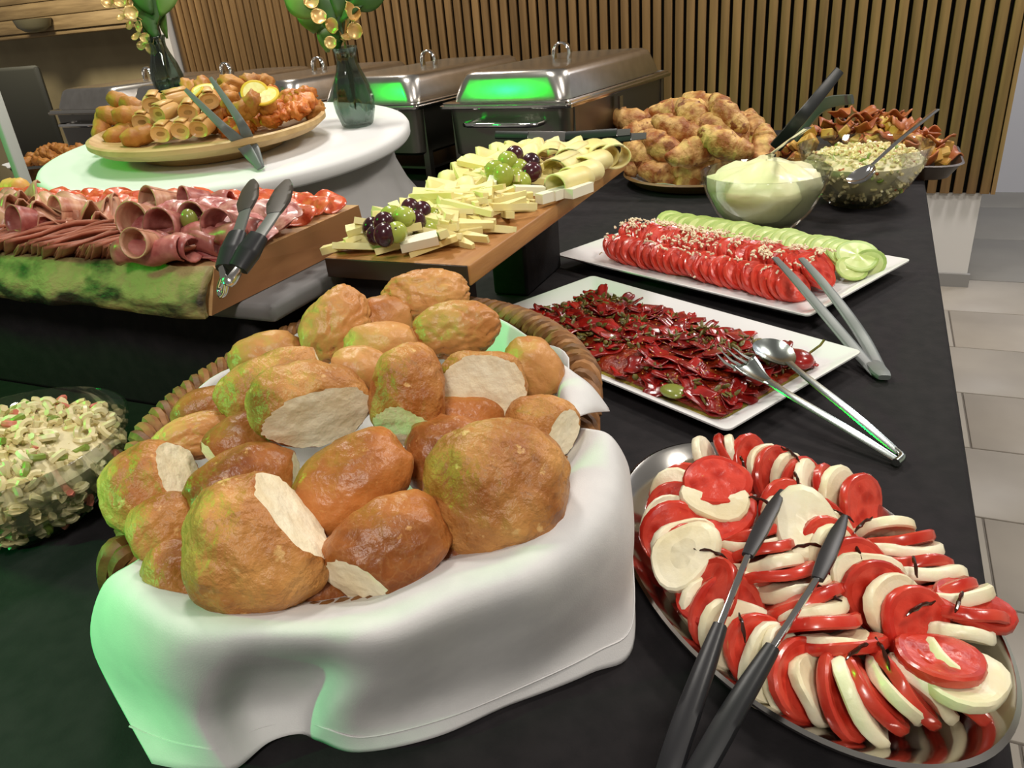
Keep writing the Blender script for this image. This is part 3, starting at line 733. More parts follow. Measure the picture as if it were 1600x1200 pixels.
o = chili.build('pepper_slice', 'olive', None, True, PM @ Matrix.Translation((.122, -.088, .018))); tag(o, 'olive-green pepper piece at the near corner of the relish', 'pepper')
cm = empty('pickled_pepper', M=PM @ Matrix.Translation((.176, .062, .02))); tag(cm, 'round red pepper with a dark stem at the right end of the relish', 'pepper')
MB().sphere((0, 0, 0), (.02, .016, .011), 16, 10).build('flesh', 'pepper', cm); MB().tube([(.006, .012, .004), (.014, .022, .014), (.016, .026, .02)], .0016, 6).build('stalk', 'herb', cm)

# tomatoes and cucumber platter
def shingle(Mp, x0, x1, y, z, n, meshes, tilt, name, label, cat, group, sc=1, yj=.002, ydrop=0, lean=0):
    for k in range(n):
        t = k/(n-1); x = lerp(x0, x1, t)
        M = Mp @ Matrix.Translation((x, y+U(-yj, yj)+ydrop*math.sin(t*7), z+U(-.001, .001))) @ Matrix.Rotation(lean, 4, 'X') @ Matrix.Rotation(tilt+U(-.08, .08), 4, 'Y') @ Matrix.Rotation(U(0, 6.28), 4, 'Z') @ Matrix.Scale(sc*U(.93, 1.07), 4)
        tag(put(name, meshes[k % len(meshes)], M), nth(k)+' '+label, cat, group)
TL = 'tomato slice from the left in the {} row of the cucumber platter'
shingle(TM, -.168, .162, -.062, .024, 24, TOM, .85, 'tomato_slice', TL.format('front'), 'tomato', 'tomato slices on the white platter', .95, lean=.35)
shingle(TM, -.172, .172, -.012, .034, 26, TOM, .75, 'tomato_slice', TL.format('middle'), 'tomato', 'tomato slices on the white platter', 1.05, lean=.15)
shingle(TM, -.165, .150, .030, .030, 20, TOM, .6, 'tomato_slice', TL.format('back'), 'tomato', 'tomato slices on the white platter', .9)
shingle(TM, -.160, .180, .080, .033, 26, CUC, .42, 'cucumber_slice', 'cucumber slice from the left in the row behind the sliced tomatoes', 'cucumber', 'cucumber slices', 1.4, lean=.30)
for x, y, rz in ((.186, .055, .3), (.196, .088, 1.2)):
    tag(put('cucumber_slice', CUC[0], TM @ Matrix.Translation((x, y, .022)) @ Matrix.Rotation(rz, 4, 'X') @ Matrix.Rotation(.5, 4, 'Y')), 'cucumber slice at the right end of the cucumber row', 'cucumber', 'cucumber slices at the row end')
gb = MB()
for k in range(800):
    x = U(-.19, .17); y = min(.045, rng.gauss(-.008, .022)) if rng.random() < .8 else U(-.09, .03)
    if nz((x*25, y*25, 1), 1) < -.12: continue
    z = .060-abs(y+.005)*.22 if abs(y) < .05 else (.046 if abs(y) < .08 else .016)
    L_ = U(.003, .008); M = rotm(); gb.tube([Vector((x, y, z))+M @ Vector((-L_/2, 0, 0)), Vector((x, y, z+.001)), Vector((x, y, z))+M @ Vector((L_/2, .001, 0))], U(.001, .0018), 5)
o = gb.build('grated_cheese', 'grated', None, True, TM); tag(o, 'white grated cheese sprinkled over the tomato rows', 'cheese', kind='stuff')

# ================================================================== CAPRESE PLATTER
CC = Vector((-.025, .4858, TZ)); CT = .672
CM = Matrix.Translation(CC) @ Matrix.Rotation(CT, 4, 'Z')
mb = MB(); prof = [(.80, 0), (.82, .0), (.90, .012), (.985, .0215), (1.0, .0205), (1.004, .023), (.985, .0245), (.965, .023), (.885, .0135), (.80, .0035), (.4, .003), (.001, .003)]
ca, cb = .110, .180
R = []
for q, z in prof:
    R.append([Vector((((cb-ca)*0+ca*q if q > .8 else ca*q)*math.cos(a), cb*q*math.sin(a), z)) for a in [2*PI*k/96 for k in range(96)]])
mb.rings(R[::-1], False); mb.f.append(tuple(range(96)) if False else tuple((len(R)-12)*96+i for i in range(96))); mb.mi.append(0)
mb.v = mb.v; o = mb.build('oval_platter', 'steel', None, True, CM); tag(o, 'oval steel platter of tomato and mozzarella slices', 'platter')
SU = 'slice in the {} of the steel platter'
def chain(pts, n, z, tilt, side, where, first=0, sc=1.0, zf=None):
    c = catmull([P(a, b, TZ+z) for a, b in pts], n*4); ln = [0]
    for i in range(1, len(c)): ln.append(ln[-1]+(c[i]-c[i-1]).length)
    for k in range(n):
        s = ln[-1]*k/(n-1); i = min(max(np.searchsorted(ln, s), 1), len(c)-1); p = c[i].copy(); d = (c[i]-c[i-1]); d.z = 0; d.normalize()
        nrm = (UP*math.cos(tilt)+d*math.sin(tilt)*side).normalized(); nrm = (nrm+Vector((U(-.1, .1), U(-.1, .1), 0))).normalized()
        if zf: p.z += zf(k/(n-1))
        p += Vector((U(-.003, .003), U(-.003, .003), U(-.001, .002)))
        tm = (k+first) % 2 == 0
        me = rng.choice(TOM if tm else MOZ)
        M = frame(p, (math.cos(U(0, 6)), math.sin(U(0, 6)), .01), nrm, sc*U(.93, 1.07))
        o = put('tomato_slice' if tm else 'mozzarella_slice', me, M)
        tag(o, ('tomato ' if tm else 'mozzarella ')+SU.format(where)+', '+nth(k//2)+' from far end', 'tomato' if tm else 'mozzarella', ('tomato' if tm else 'mozzarella')+' slices in the '+where+' of the steel platter')
chain([(1065, 765), (1050, 815), (1075, 870), (1110, 925), (1150, 985), (1205, 1040)], 14, .026, .95, 1, 'left curved row', 0, 1.0)
chain([(1230, 1050), (1290, 1080), (1350, 1090), (1420, 1080), (1485, 1060)], 11, .026, .95, 1, 'near row', 1, 1.05)
chain([(1110, 720), (1165, 722), (1215, 742), (1260, 765), (1305, 775), (1340, 790)], 12, .028, 1.05, 1, 'far row', 1, .98)
chain([(1375, 830), (1395, 850), (1420, 880), (1450, 915), (1485, 945), (1500, 985)], 9, .026, .8, -1, 'right outer row', 1, 1.1)
chain([(1165, 835), (1190, 870), (1215, 905), (1255, 945), (1290, 985), (1310, 1015)], 11, .036, .75, -1, 'middle left row', 0, 1.02)
chain([(1235, 800), (1265, 830), (1300, 865), (1345, 905), (1385, 945), (1425, 975)], 11, .036, .95, 1, 'middle right row', 0, 1.02)
for (px, py, z, tm, nv, sc, lab) in (
  (1120, 800, .040, 1, (.1, -.3, 1), 1.15, 'broad tomato slice under the small stack at the far left of the steel platter'),
  (1118, 778, .047, 0, (.05, -.3, 1), 1.0, 'mozzarella slice in the middle of the small stack at the far left'),
  (1120, 752, .054, 1, (.05, -.35, 1), 1.0, 'tomato slice on top of the small stack at the far left'),
  (1262, 822, .052, 0, (.2, -.5, .9), 1.1, 'large flat mozzarella slice lying on top between the two tong arms'),
  (1070, 868, .044, 0, (-.3, -.5, .85), 1.05, 'ragged mozzarella slice lying on the left curved row'),
  (1505, 1060, .040, 0, (.15, .15, .95), 1.05, 'curled mozzarella slice sticking out at the right end of the near row'),
  (1470, 1030, .044, 1, (.1, .25, .95), .98, 'large tomato slice covering the curled mozzarella at the right'),
  (1520, 945, .036, 1, (.2, .1, .9), .95, 'tomato slice at the right tip of the steel platter'),
  (1108, 925, .040, 1, (-.6, -.35, .65), 1.0, 'broad tomato slice with visible seeds beside the left tong arm')):
    M = frame(P(px, py, TZ+z), (1, .2, 0), nv, sc)
    tag(put('tomato_slice' if tm else 'mozzarella_slice', rng.choice(TOM if tm else MOZ), M), lab, 'tomato' if tm else 'mozzarella')
bs = MB()
for (px, py) in ((1160, 720), (1235, 705), (1245, 745), (1190, 780), (1310, 800), (1350, 815), (1265, 850), (1290, 920), (1160, 975), (1110, 860), (1430, 880), (1440, 945), (1500, 935), (1380, 1015), (1345, 1010), (1335, 850)):
    p = P(px, py, TZ+.055); a = U(0, 6.28); pts = [p+Vector((math.cos(a)*q, math.sin(a)*q, -abs(q)*.25+.001*math.sin(q*900))) for q in np.linspace(-.012, .012, 7)]
    bs.tube(pts, [.0005, .0011, .0014, .001, .0015, .0011, .0004], 6)
o = bs.build('balsamic_drizzle', 'balsamic'); tag(o, 'dark balsamic drizzle over the tomato and mozzarella slices', 'sauce', kind='stuff')

# ================================================================== MEAT SLAB
HX0, HX1, HY0, HY1, HZ0, HZ1 = -1.40, -.578, .515, .800, .908, .950
slab = empty('wooden_slab', (-.98, .67, HZ0)); tag(slab, 'thick live-edge wooden slab covered in cold cuts', 'serving board')
SO = Matrix.Translation((.98, -.67, -HZ0))
def edge(x): return .012*nz((x*6, 0, 3), 1)+.006*nz((x*22, 1, 3), 1)
NX = 80
tp, R = [], []
for i in range(NX+1):
    x = lerp(HX0, HX1, i/NX); e = edge(x); xr = x
    R.append([Vector((xr, HY0+.03+e, HZ1)), Vector((xr, HY1, HZ1)), Vector((xr+(.004 if i == NX else 0), HY1, HZ0)), Vector((xr, HY0+.012+e, HZ0))])
mb = MB(); mb.rings(R, False, 0); mb.f += [(0, 3, 2, 1)]; mb.mi += [0]
b0 = NX*4; mb.f += [(b0, b0+1, b0+2, b0+3)]; mb.mi += [1]
mb.build('plank', ['wood_slab', 'end_grain'], slab, False, SO)
def bk(u, v):
    x = lerp(HX0, HX1-.0005, u); e = edge(x)
    return (x, HY0+.03+e-.026*math.sin(v*1.9)-.004*nz((x*30, v*4, 7), 1), lerp(HZ1+.001, HZ0-.004*nz((x*10, 0, 1), 1), v))
MB().sheet(bk, 120, 8, .006).build('bark_edge', 'bark', slab, 'full', SO)
def sheetmesh(name, fn, mt, nu=8, nv=5, th=.0014): return MB().sheet(fn, nu, nv, th).mesh(name, mt, 'full')
HAM = [sheetmesh('ham_slice', lambda u, v, k=k: (.010*math.sin(v*PI)+.003*math.sin(u*6+k), (u-.5)*.10, .036*math.sin(v*PI*.95)-(.5-v)*.004+.002*math.sin(u*9+k)), 'ham', 8, 6, .0016) for k in range(4)]
hl = 'thin cooked ham slice from the left in the front row of the meat slab'
k = 0; x = -1.22
while x < -.625:
    M = Matrix.Translation((x, .592+edge(x)*.8+U(-.003, .003), HZ1+.001)) @ Matrix.Rotation(-.35+U(-.1, .1), 4, 'Z') @ Matrix.Rotation(.75+U(-.08, .08), 4, 'Y') @ Matrix.Scale(U(.92, 1.08), 4)
    tag(put('ham_slice', HAM[k % 4], M), nth(k)+' '+hl, 'ham', 'cooked ham slices on the slab'); x += .0105; k += 1
PRO = [sheetmesh('prosciutto_slice', lambda u, v, k=k: ((u-.5)*.085, (v-.5)*.06+.008*math.sin(u*5+k), .016*math.sin(v*8+k+u*3)*(.5+u*.5)+.010*math.sin(u*6+k*2)), 'prosciutto', 12, 12, .0014) for k in range(5)]
for k in range(26):
    x = lerp(-1.25, -.86, (k+.5)/26); y = .638+U(-.03, .03)
    M = Matrix.Translation((x, y, HZ1+.016+U(0, .010))) @ Matrix.Rotation(U(-.7, .7), 4, 'Z') @ Matrix.Rotation(U(-.3, .5), 4, 'X')
    tag(put('prosciutto_slice', PRO[k % 5], M), 'crumpled prosciutto slice in the middle of the meat slab', 'prosciutto', 'crumpled prosciutto slices')
def cone(r0_, r1_, L_, k=0):
    return lambda u, v: ((r0_+(r1_-r0_)*v)*math.cos(u*7.6+k)*(1-.05*u), L_*v, (r0_+(r1_-r0_)*v)*math.sin(u*7.6+k)*(1-.05*u))
CON = [sheetmesh('meat_roll', cone(.021, .013, .04, k), 'prosciutto' if k < 2 else 'coppa', 26, 6, .0016) for k in range(4)]
for (px, py, k, sc, lab) in ((205, 345, 0, 1, 'rolled pale meat slice left of the olive rosette'), (248, 355, 2, .98, 'open rolled dark meat slice with a deep hollow beside the olive'), (208, 380, 1, .72, 'rolled pale meat slice at the front, above the ham row'), (298, 345, 3, .98, 'rolled dark meat slice holding the green olive'), (338, 352, 2, .85, 'rosette of dark cured meat next to the black tongs'), (85, 330, 0, .9, 'rolled pale meat slice near the left edge'), (20, 345, 3, .9, 'rolled dark meat slice at the left edge of the picture'), (230, 318, 1, 1.0, 'rolled pale meat slice behind the open dark roll'), (285, 312, 2, .8, 'rolled dark slice at the back beside the orange slices')):
    p = P(px, py, HZ1+.032); M = frame(p, (1, U(-.2, .2), 0), (0, .25, 1), sc)
    tag(put('meat_roll', CON[k], M @ Matrix.Rotation(U(-.3, .3), 4, 'Z')), lab, 'cold cut', 'rolled cold cuts')
o = MB().sphere((0, 0, 0), (.009, .009, .012), 14, 10).build('olive', 'olive', None, True, Matrix.Translation(P(296, 344, HZ1+.034))); tag(o, 'green olive set in a dark meat roll', 'olive')
SAL = [disc_mesh('salami_slice', .03, .0016, ['salami', 'salami'], wob=.07, sd=k, wave=.003) for k in range(3)]
CHO = [disc_mesh('chorizo_slice', .024, .002, ['chorizo', 'chorizo'], wob=.07, sd=k, wave=.003) for k in range(3)]
for r_ in range(3):
    nk = (8, 12, 15)[r_]
    for k in range(nk):
        x = lerp((-.665, -.73, -.77)[r_], -.600, k/(nk-1)); y = .592+.043*r_+U(-.006, .006)+(x+.6)*.12
        M = Matrix.Translation((x, y, HZ1+.009+.005*r_+U(0, .004))) @ Matrix.Rotation(U(-.3, .3), 4, 'Z') @ Matrix.Rotation(.30+U(-.15, .15), 4, 'Y') @ Matrix.Rotation(.25+U(-.15, .15), 4, 'X')
        tag(put('salami_slice', SAL[k % 3], M), nth(k)+' pink salami slice from the left in the '+('front', 'middle', 'back')[r_]+' salami row', 'salami', 'salami slices on the slab')
for r_ in range(3):
    for k in range(40):
        x = lerp(-1.32, -.598, k/39); y = .705+.028*r_+U(-.006, .006)
        if r_ == 0 and k < 22: continue
        M = Matrix.Translation((x, y, HZ1+.008+.002*r_+U(0, .005))) @ Matrix.Rotation(U(-.4, .4), 4, 'Z') @ Matrix.Rotation(.32+U(-.3, .3), 4, 'Y') @ Matrix.Rotation(.28+U(-.25, .25), 4, 'X') @ Matrix.Scale(U(.7, .9), 4)
        tag(put('chorizo_slice', CHO[k % 3], M), nth(k if r_ else k-22)+' orange chorizo slice from the left in the '+('inner', 'middle', 'outer')[r_]+' back row', 'chorizo', 'chorizo slices on the slab')
RIB = [sheetmesh('coppa_slice', lambda u, v, k=k: ((u-.5)*.07, .012*math.cos(v*4.5+k), .012*math.sin(v*4.5+k)+.003*math.sin(u*9+k)), 'coppa', 10, 10, .0015) for k in range(3)]
for k, (px, py) in enumerate(((235, 393), (265, 385), (300, 378), (335, 370), (362, 362), (345, 325), (320, 318), (300, 325))):
    M = frame(P(px, py, HZ1+.018), (1, U(-.1, .35), U(-.1, .1)), UP)
    tag(put('coppa_slice', RIB[k % 3], M), 'folded dark red cured meat slice between the rosettes and the ham row', 'cold cut', 'folded dark cured meat slices')

# ================================================================== CHEESE BOARD
KX0, KX1, KY0, KY1, KZ = -.53, -.353, .655, 1.22, .93
o = put('cheese_board', rbox((KX1-KX0, KY1-KY0, .022), .002, 'wood_board'), Matrix.Translation(((KX0+KX1)/2, (KY0+KY1)/2, KZ-.011))); tag(o, 'rectangular wooden board heaped with cheese and grapes', 'serving board')
tag(put('end_strip', rbox((KX1-KX0-.004, .003, .021), .0008, 'dark_tray'), Matrix.Translation((0, -(KY1-KY0)/2-.0008, 0)), o), 'dark end face')  # thin strip, darker than the board, across its near end
def wedge(L_, w_, t_):
    mb = MB(); v = [(-L_/2, -w_/2, 0), (-L_/2, w_/2, 0), (L_/2, w_*.12, 0), (L_/2, -w_*.12, 0)]
    mb.add([Vector((a, b, c)) for c in (-t_/2, t_/2) for a, b, _ in v], [(3, 2, 1, 0), (4, 5, 6, 7), (0, 1, 5, 4), (1, 2, 6, 5), (2, 3, 7, 6), (3, 0, 4, 7)]); return mb
def stick(L_, w_, t_): return MB().box((0, 0, 0), (L_, w_, t_))
CHE = [wedge(.064, .020, .007).mesh('cheese_stick', 'cheese', False), wedge(.058, .013, .008).mesh('cheese_stick', 'cheese', False), wedge(.052, .026, .006).mesh('cheese_stick', 'cheese', False), stick(.05, .010, .008).mesh('cheese_stick', 'cheese', False)]
CHW = [stick(.04, .012, .011).mesh('cheese_stick', 'cheese_white', False)]
for k in range(230):
    t = rng.random(); y = lerp(KY0+.018, KY0+.37, t); x = U(KX0+.012, KX1-.024-.012*math.sin(y*37)); lay = k//76
    if lay == 2: x = lerp(x, (KX0+KX1)/2-.015, .45)
    ang = rng.choice((U(.2, 1.0), U(-.3, .5), U(-1.3, -.7)))
    M = Matrix.Translation((x, y, KZ+.006+.009*lay+U(0, .003))) @ Matrix.Rotation(ang, 4, 'Z') @ Matrix.Rotation(U(-.22, .22), 4, 'Y') @ Matrix.Rotation(U(-.4, .4), 4, 'X')
    wh = k % 17 == 5
    tag(put('cheese_stick', CHW[0] if wh else CHE[k % 4], M), 'white cheese stick among the yellow ones on the cheese board' if wh else 'pale yellow cheese stick in the heap on the wooden cheese board', 'cheese', 'white cheese sticks' if wh else 'yellow cheese sticks')
for px, py in ((905, 297), (880, 300), (862, 305)):
    tag(put('cheese_stick', CHW[0], frame(P(px, py, KZ+.012), (.3, U(.5, 1), .2), UP, 1.1)), 'crumbly white cheese stick by the right edge of the board', 'cheese', 'crumbly white cheese sticks')
def croll(r_, L_, k): return sheetmesh('cheese_roll', lambda u, v: (r_*1.15*math.cos(u*6.9+k)*(1-.04*u), L_*(v-.5), r_*.85*math.sin(u*6.9+k)*(1-.04*u)), 'cheese', 26, 4, .0022)
CRO = [croll(.020, .06, 1), croll(.016, .055, 3)]
for (px, py, k, a, lab) in ((880, 262, 0, .5, 'largest open cheese roll beside the dark grapes'), (862, 245, 0, .9, 'upright-looking cheese roll behind the dark grapes'), (908, 272, 1, .3, 'small open cheese roll at the right board edge'), (900, 245, 0, .6, 'cheese roll behind the largest open roll'), (925, 255, 1, .4, 'cheese roll near the right board edge, second from the far end'), (935, 240, 0, 1.2, 'cheese roll at the far end of the board, left one'), (955, 240, 0, 1.1, 'cheese roll at the far tip of the board'), (890, 283, 1, .2, 'low small cheese roll under the largest open roll'), (915, 240, 1, 1.0, 'flattened cheese roll along the far back edge')):
    M = frame(P(px, py, KZ+.02), (math.cos(a-.6), math.sin(a-.6), 0), UP)
    tag(put('cheese_roll', CRO[k], M), lab, 'cheese', 'rolled cheese slices')
FOL = [sheetmesh('cheese_slice', lambda u, v, k=k: ((u-.5)*.06, (v-.5)*.05, .018*math.sin(v*PI)+.004*math.sin(u*8+k)), 'cheese', 10, 8, .002) for k in range(2)]
for k, (px, py) in enumerate(((755, 262), (775, 250), (795, 243), (820, 240), (845, 238), (740, 275), (722, 290), (705, 305), (880, 238), (810, 250))):
    M = frame(P(px, py, KZ+.012+.004*(k % 2)), (1, .5+U(-.2, .2), 0), UP)
    tag(put('cheese_slice', FOL[k % 2], M), 'folded thin cheese slice along the back left edge of the board', 'cheese', 'folded cheese slices')
def grape(px, py, z, red, lab, sc=1.0):
    p = P(px, py, KZ+z); g = empty('grape', p); tag(g, lab, 'grape', 'grapes on the cheese board')
    M = rotm().to_4x4() @ Matrix.Scale(sc, 4)
    MB().sphere((0, 0, 0), (.0112, .0112, .0128), 18, 12).build('berry', 'grape_red' if red else 'grape_green', g, 'full', M)
    MB().sphere((0, 0, .0127), (.0014, .0014, .0008), 6, 4).build('stem_scar', 'stem', g, True, M)
FRn = 'in the near grape cluster'
for a in ((612, 337, .038, 0, 'upper left green grape '+FRn), (632, 339, .038, 0, 'upper right green grape '+FRn), (620, 363, .030, 0, 'lower green grape '+FRn), (582, 357, .024, 1, 'leftmost dark grape '+FRn), (600, 349, .036, 1, 'dark grape under the green pair '+FRn), (588, 368, .022, 1, 'lower dark grape at the left '+FRn), (601, 367, .030, 1, 'biggest dark grape at the front '+FRn), (641, 327, .030, 1, 'far dark grape '+FRn), (659, 332, .032, 1, 'dark grape behind the right green grape '+FRn), (650, 346, .030, 1, 'dark grape between the green grapes '+FRn), (672, 341, .024, 0, 'green grape with a stem scar at the right '+FRn), (665, 360, .018, 0, 'olive-green grape lying low at the right '+FRn),
          (793, 252, .042, 0, 'top green grape in the far grape cluster'), (775, 267, .036, 0, 'left green grape in the far grape cluster'), (772, 277, .026, 0, 'lower left green grape in the far grape cluster'), (787, 274, .034, 0, 'middle green grape in the far grape cluster'), (811, 266, .030, 0, 'right green grape in the far grape cluster'), (803, 279, .026, 0, 'front green grape in the far grape cluster'), (814, 284, .022, 0, 'front right green grape in the far grape cluster'), (803, 244, .036, 1, 'dark grape behind the top green one in the far cluster'), (829, 256, .034, 1, 'upper dark grape at the right of the far cluster'), (830, 270, .028, 1, 'lower dark grape at the right of the far cluster')):
    grape(*a, sc=1.0 if a[1] > 300 else 1.2)

# ================================================================== CROISSANTS
def croissant_mesh(k):
    pts, rad = [], []
    for i in range(49):
        t = i/48*2-1; pts.append((.062*math.sin(t*1.0)/math.sin(1.0), .028*(1-math.cos(t*1.0))*1.2, 0))
        seg = (abs(t)*2.6+k*.15) % 1; rad.append((.0255*(1-abs(t)**2.0)**.75+.004)*(.90+.15*(1-seg)))
    mb = MB().tube(pts, rad, 16)
    for i, v in enumerate(mb.v): mb.v[i] = tuple(Vector(v)+Vector((nz(v, 35, k+2)*.004, nz(v, 35, k+4)*.004, nz(v, 35, k)*.005)))
    return mb.mesh('croissant', 'croissant', 'full')
CRS = [croissant_mesh(k) for k in range(3)]
PLC = Vector((-.36, 1.845, TZ)); 
pt = MB().lathe([(.001, 0), (.12, 0), (.15, .006), (.172, .024), (.176, .026), (.172, .03), (.165, .028), (.145, .012), (.12, .008), (.001, .008)], 56).build('round_plate', 'wood_plate_dark', None, True, Matrix.Translation(PLC)); tag(pt, 'round brown wooden plate under the croissants', 'plate')
def pap(u, v): 
    a = .2+2*PI*u; r_ = .02+.145*v; return (r_*math.cos(a), r_*math.sin(a), .010+.03*max(0, v-.7)*1.6+.006*math.sin(a*6)*v)
pp = MB().sheet(pap, 40, 8, .0006).build('paper_napkin', 'paper', None, 'full', Matrix.Translation(PLC)); tag(pp, 'white paper napkin under the croissants', 'napkin')
crl = [(990, 190, -10, .865), (1030, 182, 30, .87), (1062, 176, 5, .885), (1058, 204, -28, .868), (1042, 234, -38, .835), (1090, 186, -48, .885), (1135, 180, -62, .893), (1108, 168, -20, .888), (1090, 236, 30, .84), (1132, 226, -42, .855), (1000, 240, 70, .82), (1012, 250, -40, .81), (1042, 270, 0, .785), (1074, 268, 85, .785), (1178, 208, -78, .85), (1194, 236, 75, .83), (1160, 212, 85, .845), (1150, 243, -10, .815), (1100, 258, 20, .80), (1010, 205, 20, .85), (1120, 205, -40, .86), (1075, 215, -20, .85), (1170, 250, 10, .80)]
cwl = ['far left corner of the pile', 'back left of the pile', 'top left of the pile', 'centre, catching the light', 'front, leaning left, beside the black tong handle', 'upper middle of the pile', 'very top, standing upright against the slats', 'back of the top of the pile', 'front middle with a dark end', 'middle right, leaning', 'left edge just above the napkin corner', 'left front above the white napkin', 'bottom front, behind the plate rim', 'bottom front, end-on', 'right side, standing', 'far right bottom next to the dip', 'right side, behind the standing one', 'right, low behind the dip bowl', 'low front right', 'left, touching the tong tips', 'middle of the pile behind the dip spoon', 'inner middle of the pile', 'bottom right of the pile']
for k, (px, py, a, z) in enumerate(crl):
    p = P(px, py, z); p.y = max(p.y, 1.70)
    M = frame(p, RIGHT*math.cos(math.radians(a))-DOWN*math.sin(math.radians(a))+fwd*U(-.3, .3), -fwd+UP*.6, U(.95, 1.15))
    tag(put('croissant', CRS[k % 3], M), 'golden mini croissant at the '+cwl[k] if cwl[k].split()[0] in ('far', 'back', 'top', 'front,', 'front', 'upper', 'very', 'left', 'bottom', 'right', 'right,', 'low', 'middle', 'inner', 'left,', 'centre,') else cwl[k], 'croissant', 'croissants on the round plate')

# ================================================================== POTATO TRAY
tr = MB(); TRC = Vector((-.02, 1.98, TZ)); 
tr.rings([rr(.36, .22, .04, 0), rr(.40, .26, .05, .03), rr(.41, .27, .05, .032), rr(.40, .26, .05, .034), rr(.36, .22, .04, .006)], True)
o = tr.build('baking_tray', 'dark_tray', None, True, Matrix.Translation(TRC)); tag(o, 'dark tray of roast potatoes at the far end of the table', 'tray')
def chunk(k, m):
    bm = bmesh.new(); bmesh.ops.create_cube(bm, size=1)
    for v in bm.verts: v.co = Vector((v.co.x*.030*U(.8, 1.2), v.co.y*.026*U(.8, 1.2), v.co.z*.020*U(.8, 1.2)))
    bmesh.ops.bevel(bm, geom=bm.edges[:], offset=.003, segments=1, affect='EDGES'); me = bpy.data.meshes.new('potato_cube'); bm.to_mesh(me); bm.free(); me.materials.append(MATS[m]); return me
POT = [chunk(k, 'potato') for k in range(4)]
BAC = [sheetmesh('bacon_piece', lambda u, v, k=k: ((u-.5)*.055, (v-.5)*.03, .009*math.sin(u*7+k)+.005*math.cos(v*4)), 'bacon', 10, 4, .003) for k in range(4)]
for k in range(110):
    a = U(0, 6.28); q = math.sqrt(rng.random()); x, y = .185*q*math.cos(a), .12*q*math.sin(a); z = .02+.085*(1-q*q)*U(.7, 1)+.02*(k % 3)/2
    bac = rng.random() < (.62 if y > -.01 else .3)
    M = Matrix.Translation(TRC+Vector((x, y, z))) @ rotm().to_4x4() if not bac else Matrix.Translation(TRC+Vector((x, y, z+.012))) @ Matrix.Rotation(U(0, 6), 4, 'Z') @ Matrix.Rotation(U(-.6, .6), 4, 'X')
    tag(put('bacon_piece' if bac else 'potato_cube', BAC[k % 4] if bac else POT[k % 4], M), 'crisp brown piece among the roast potatoes at the table end' if bac else 'yellow roast potato chunk in the tray at the table end', 'bacon' if bac else 'potato', 'crisp brown pieces' if bac else 'roast potato chunks')

# ================================================================== FRIED SNACKS
FA, FB = PD(146, 212, .045), PD(506, 178, .045); FX = (FB-FA).normalized(); FYv = DN.cross(FX)
FF = PD(300, 236, .04); FCn = (FA+FB)/2; fa = (FB-FA).length/2; fb = abs((FF-FCn).dot(FYv))*1.02
FCn = FCn-DN*(FCn-DC).dot(DN)
FM = frame(FCn+DN*.001, FX, DN)
o = MB().lathe([(.001, .012), (.5, .012), (.52, .0), (.60, 0), (.66, .012), (.92, .024), (1.0, .036), (1.0, .044), (.97, .046), (.9, .036), (.6, .026), (.001, .026)], 64, sx=fa, sy=fb).build('oval_board', 'wood_plate', None, True, FM); tag(o, 'oval wooden platter of fried snacks on the white stand', 'platter')
def FP(px, py, h): return PPL(px, py, FCn+DN*h, DN)
def capsule(name, L_, r_, mt, k=0, bend=0):
    pts = [(L_*(t-.5), bend*math.sin(t*PI), 0) for t in [i/12 for i in range(13)]]
    mb = MB().tube(pts, [r_*(1-abs(2*i/12-1)**4*.55)*(1+.05*math.sin(i*1.9+k)) for i in range(13)], 12)
    for i, v in enumerate(mb.v): v = Vector(v); mb.v[i] = tuple(v+Vector((nz(v, 60, k), nz(v, 60, k+3), nz(v, 60, k+5)))*.002)
    return mb.mesh(name, mt, 'full')
NUG = [capsule('breaded_stick', .062, .0165, 'fried', k) for k in range(3)]
for (px, py, a, h, lab) in ((160, 198, 80, .05, 'outermost left on the platter'), (190, 208, 35, .045, 'front left, lying diagonally'), (218, 212, 25, .045, 'front, next to the spring rolls'), (180, 182, -5, .065, 'upper left, lying flat'), (205, 180, 10, .072, 'top left of the platter'), (195, 162, -18, .082, 'long one at the back left'), (215, 170, -20, .078, 'behind the rolled pastries at the back left')):
    v = -ray(px, py).normalized(); M = frame(FP(px, py, h), RIGHT*math.cos(math.radians(a))-DOWN*math.sin(math.radians(a)), v+UP*.5, 1.05)
    tag(put('breaded_stick', NUG[int(a) % 3], M), 'golden breaded stick, '+lab, 'fried snack', 'breaded sticks')
def springroll(k):
    L_, r_ = .043, .0182; mb = MB(); n = 18
    R = []
    for i in range(9):
        t = i/8; q = r_*(1-.12*abs(2*t-1)**3)
        R.append([Vector((q*1.05*math.cos(2*PI*j/n), (t-.5)*L_, q*.92*math.sin(2*PI*j/n)+.001*math.sin(j+k))) for j in range(n)])
    mb.rings(R, False, 0)
    for e, sg in ((0, 1), (8, -1)):
        ring = R[e]; inn = [Vector((p.x*.72, p.y+sg*.003, p.z*.72)) for p in ring]; deep = [Vector((p.x*.45, p.y+sg*.004, p.z*.3)) for p in ring]
        mb.rings([inn, ring] if sg > 0 else [ring, inn], False, 0); mb.rings([deep, inn] if sg > 0 else [inn, deep], False, 0)
        o = len(mb.v); mb.v += [tuple(p) for p in deep]; mb.f.append(tuple(range(o, o+n))[::sg]); mb.mi.append(1)
    mb.sheet(lambda u, v: (r_*1.12*math.cos(1+u*.9), (v-.5)*L_*.96, r_*1.0*math.sin(1+u*.9)), 5, 3, .002, 0)
    return mb.mesh('spring_roll', ['spring_roll', 'filling'], 'full')
SPR = [springroll(k) for k in range(3)]
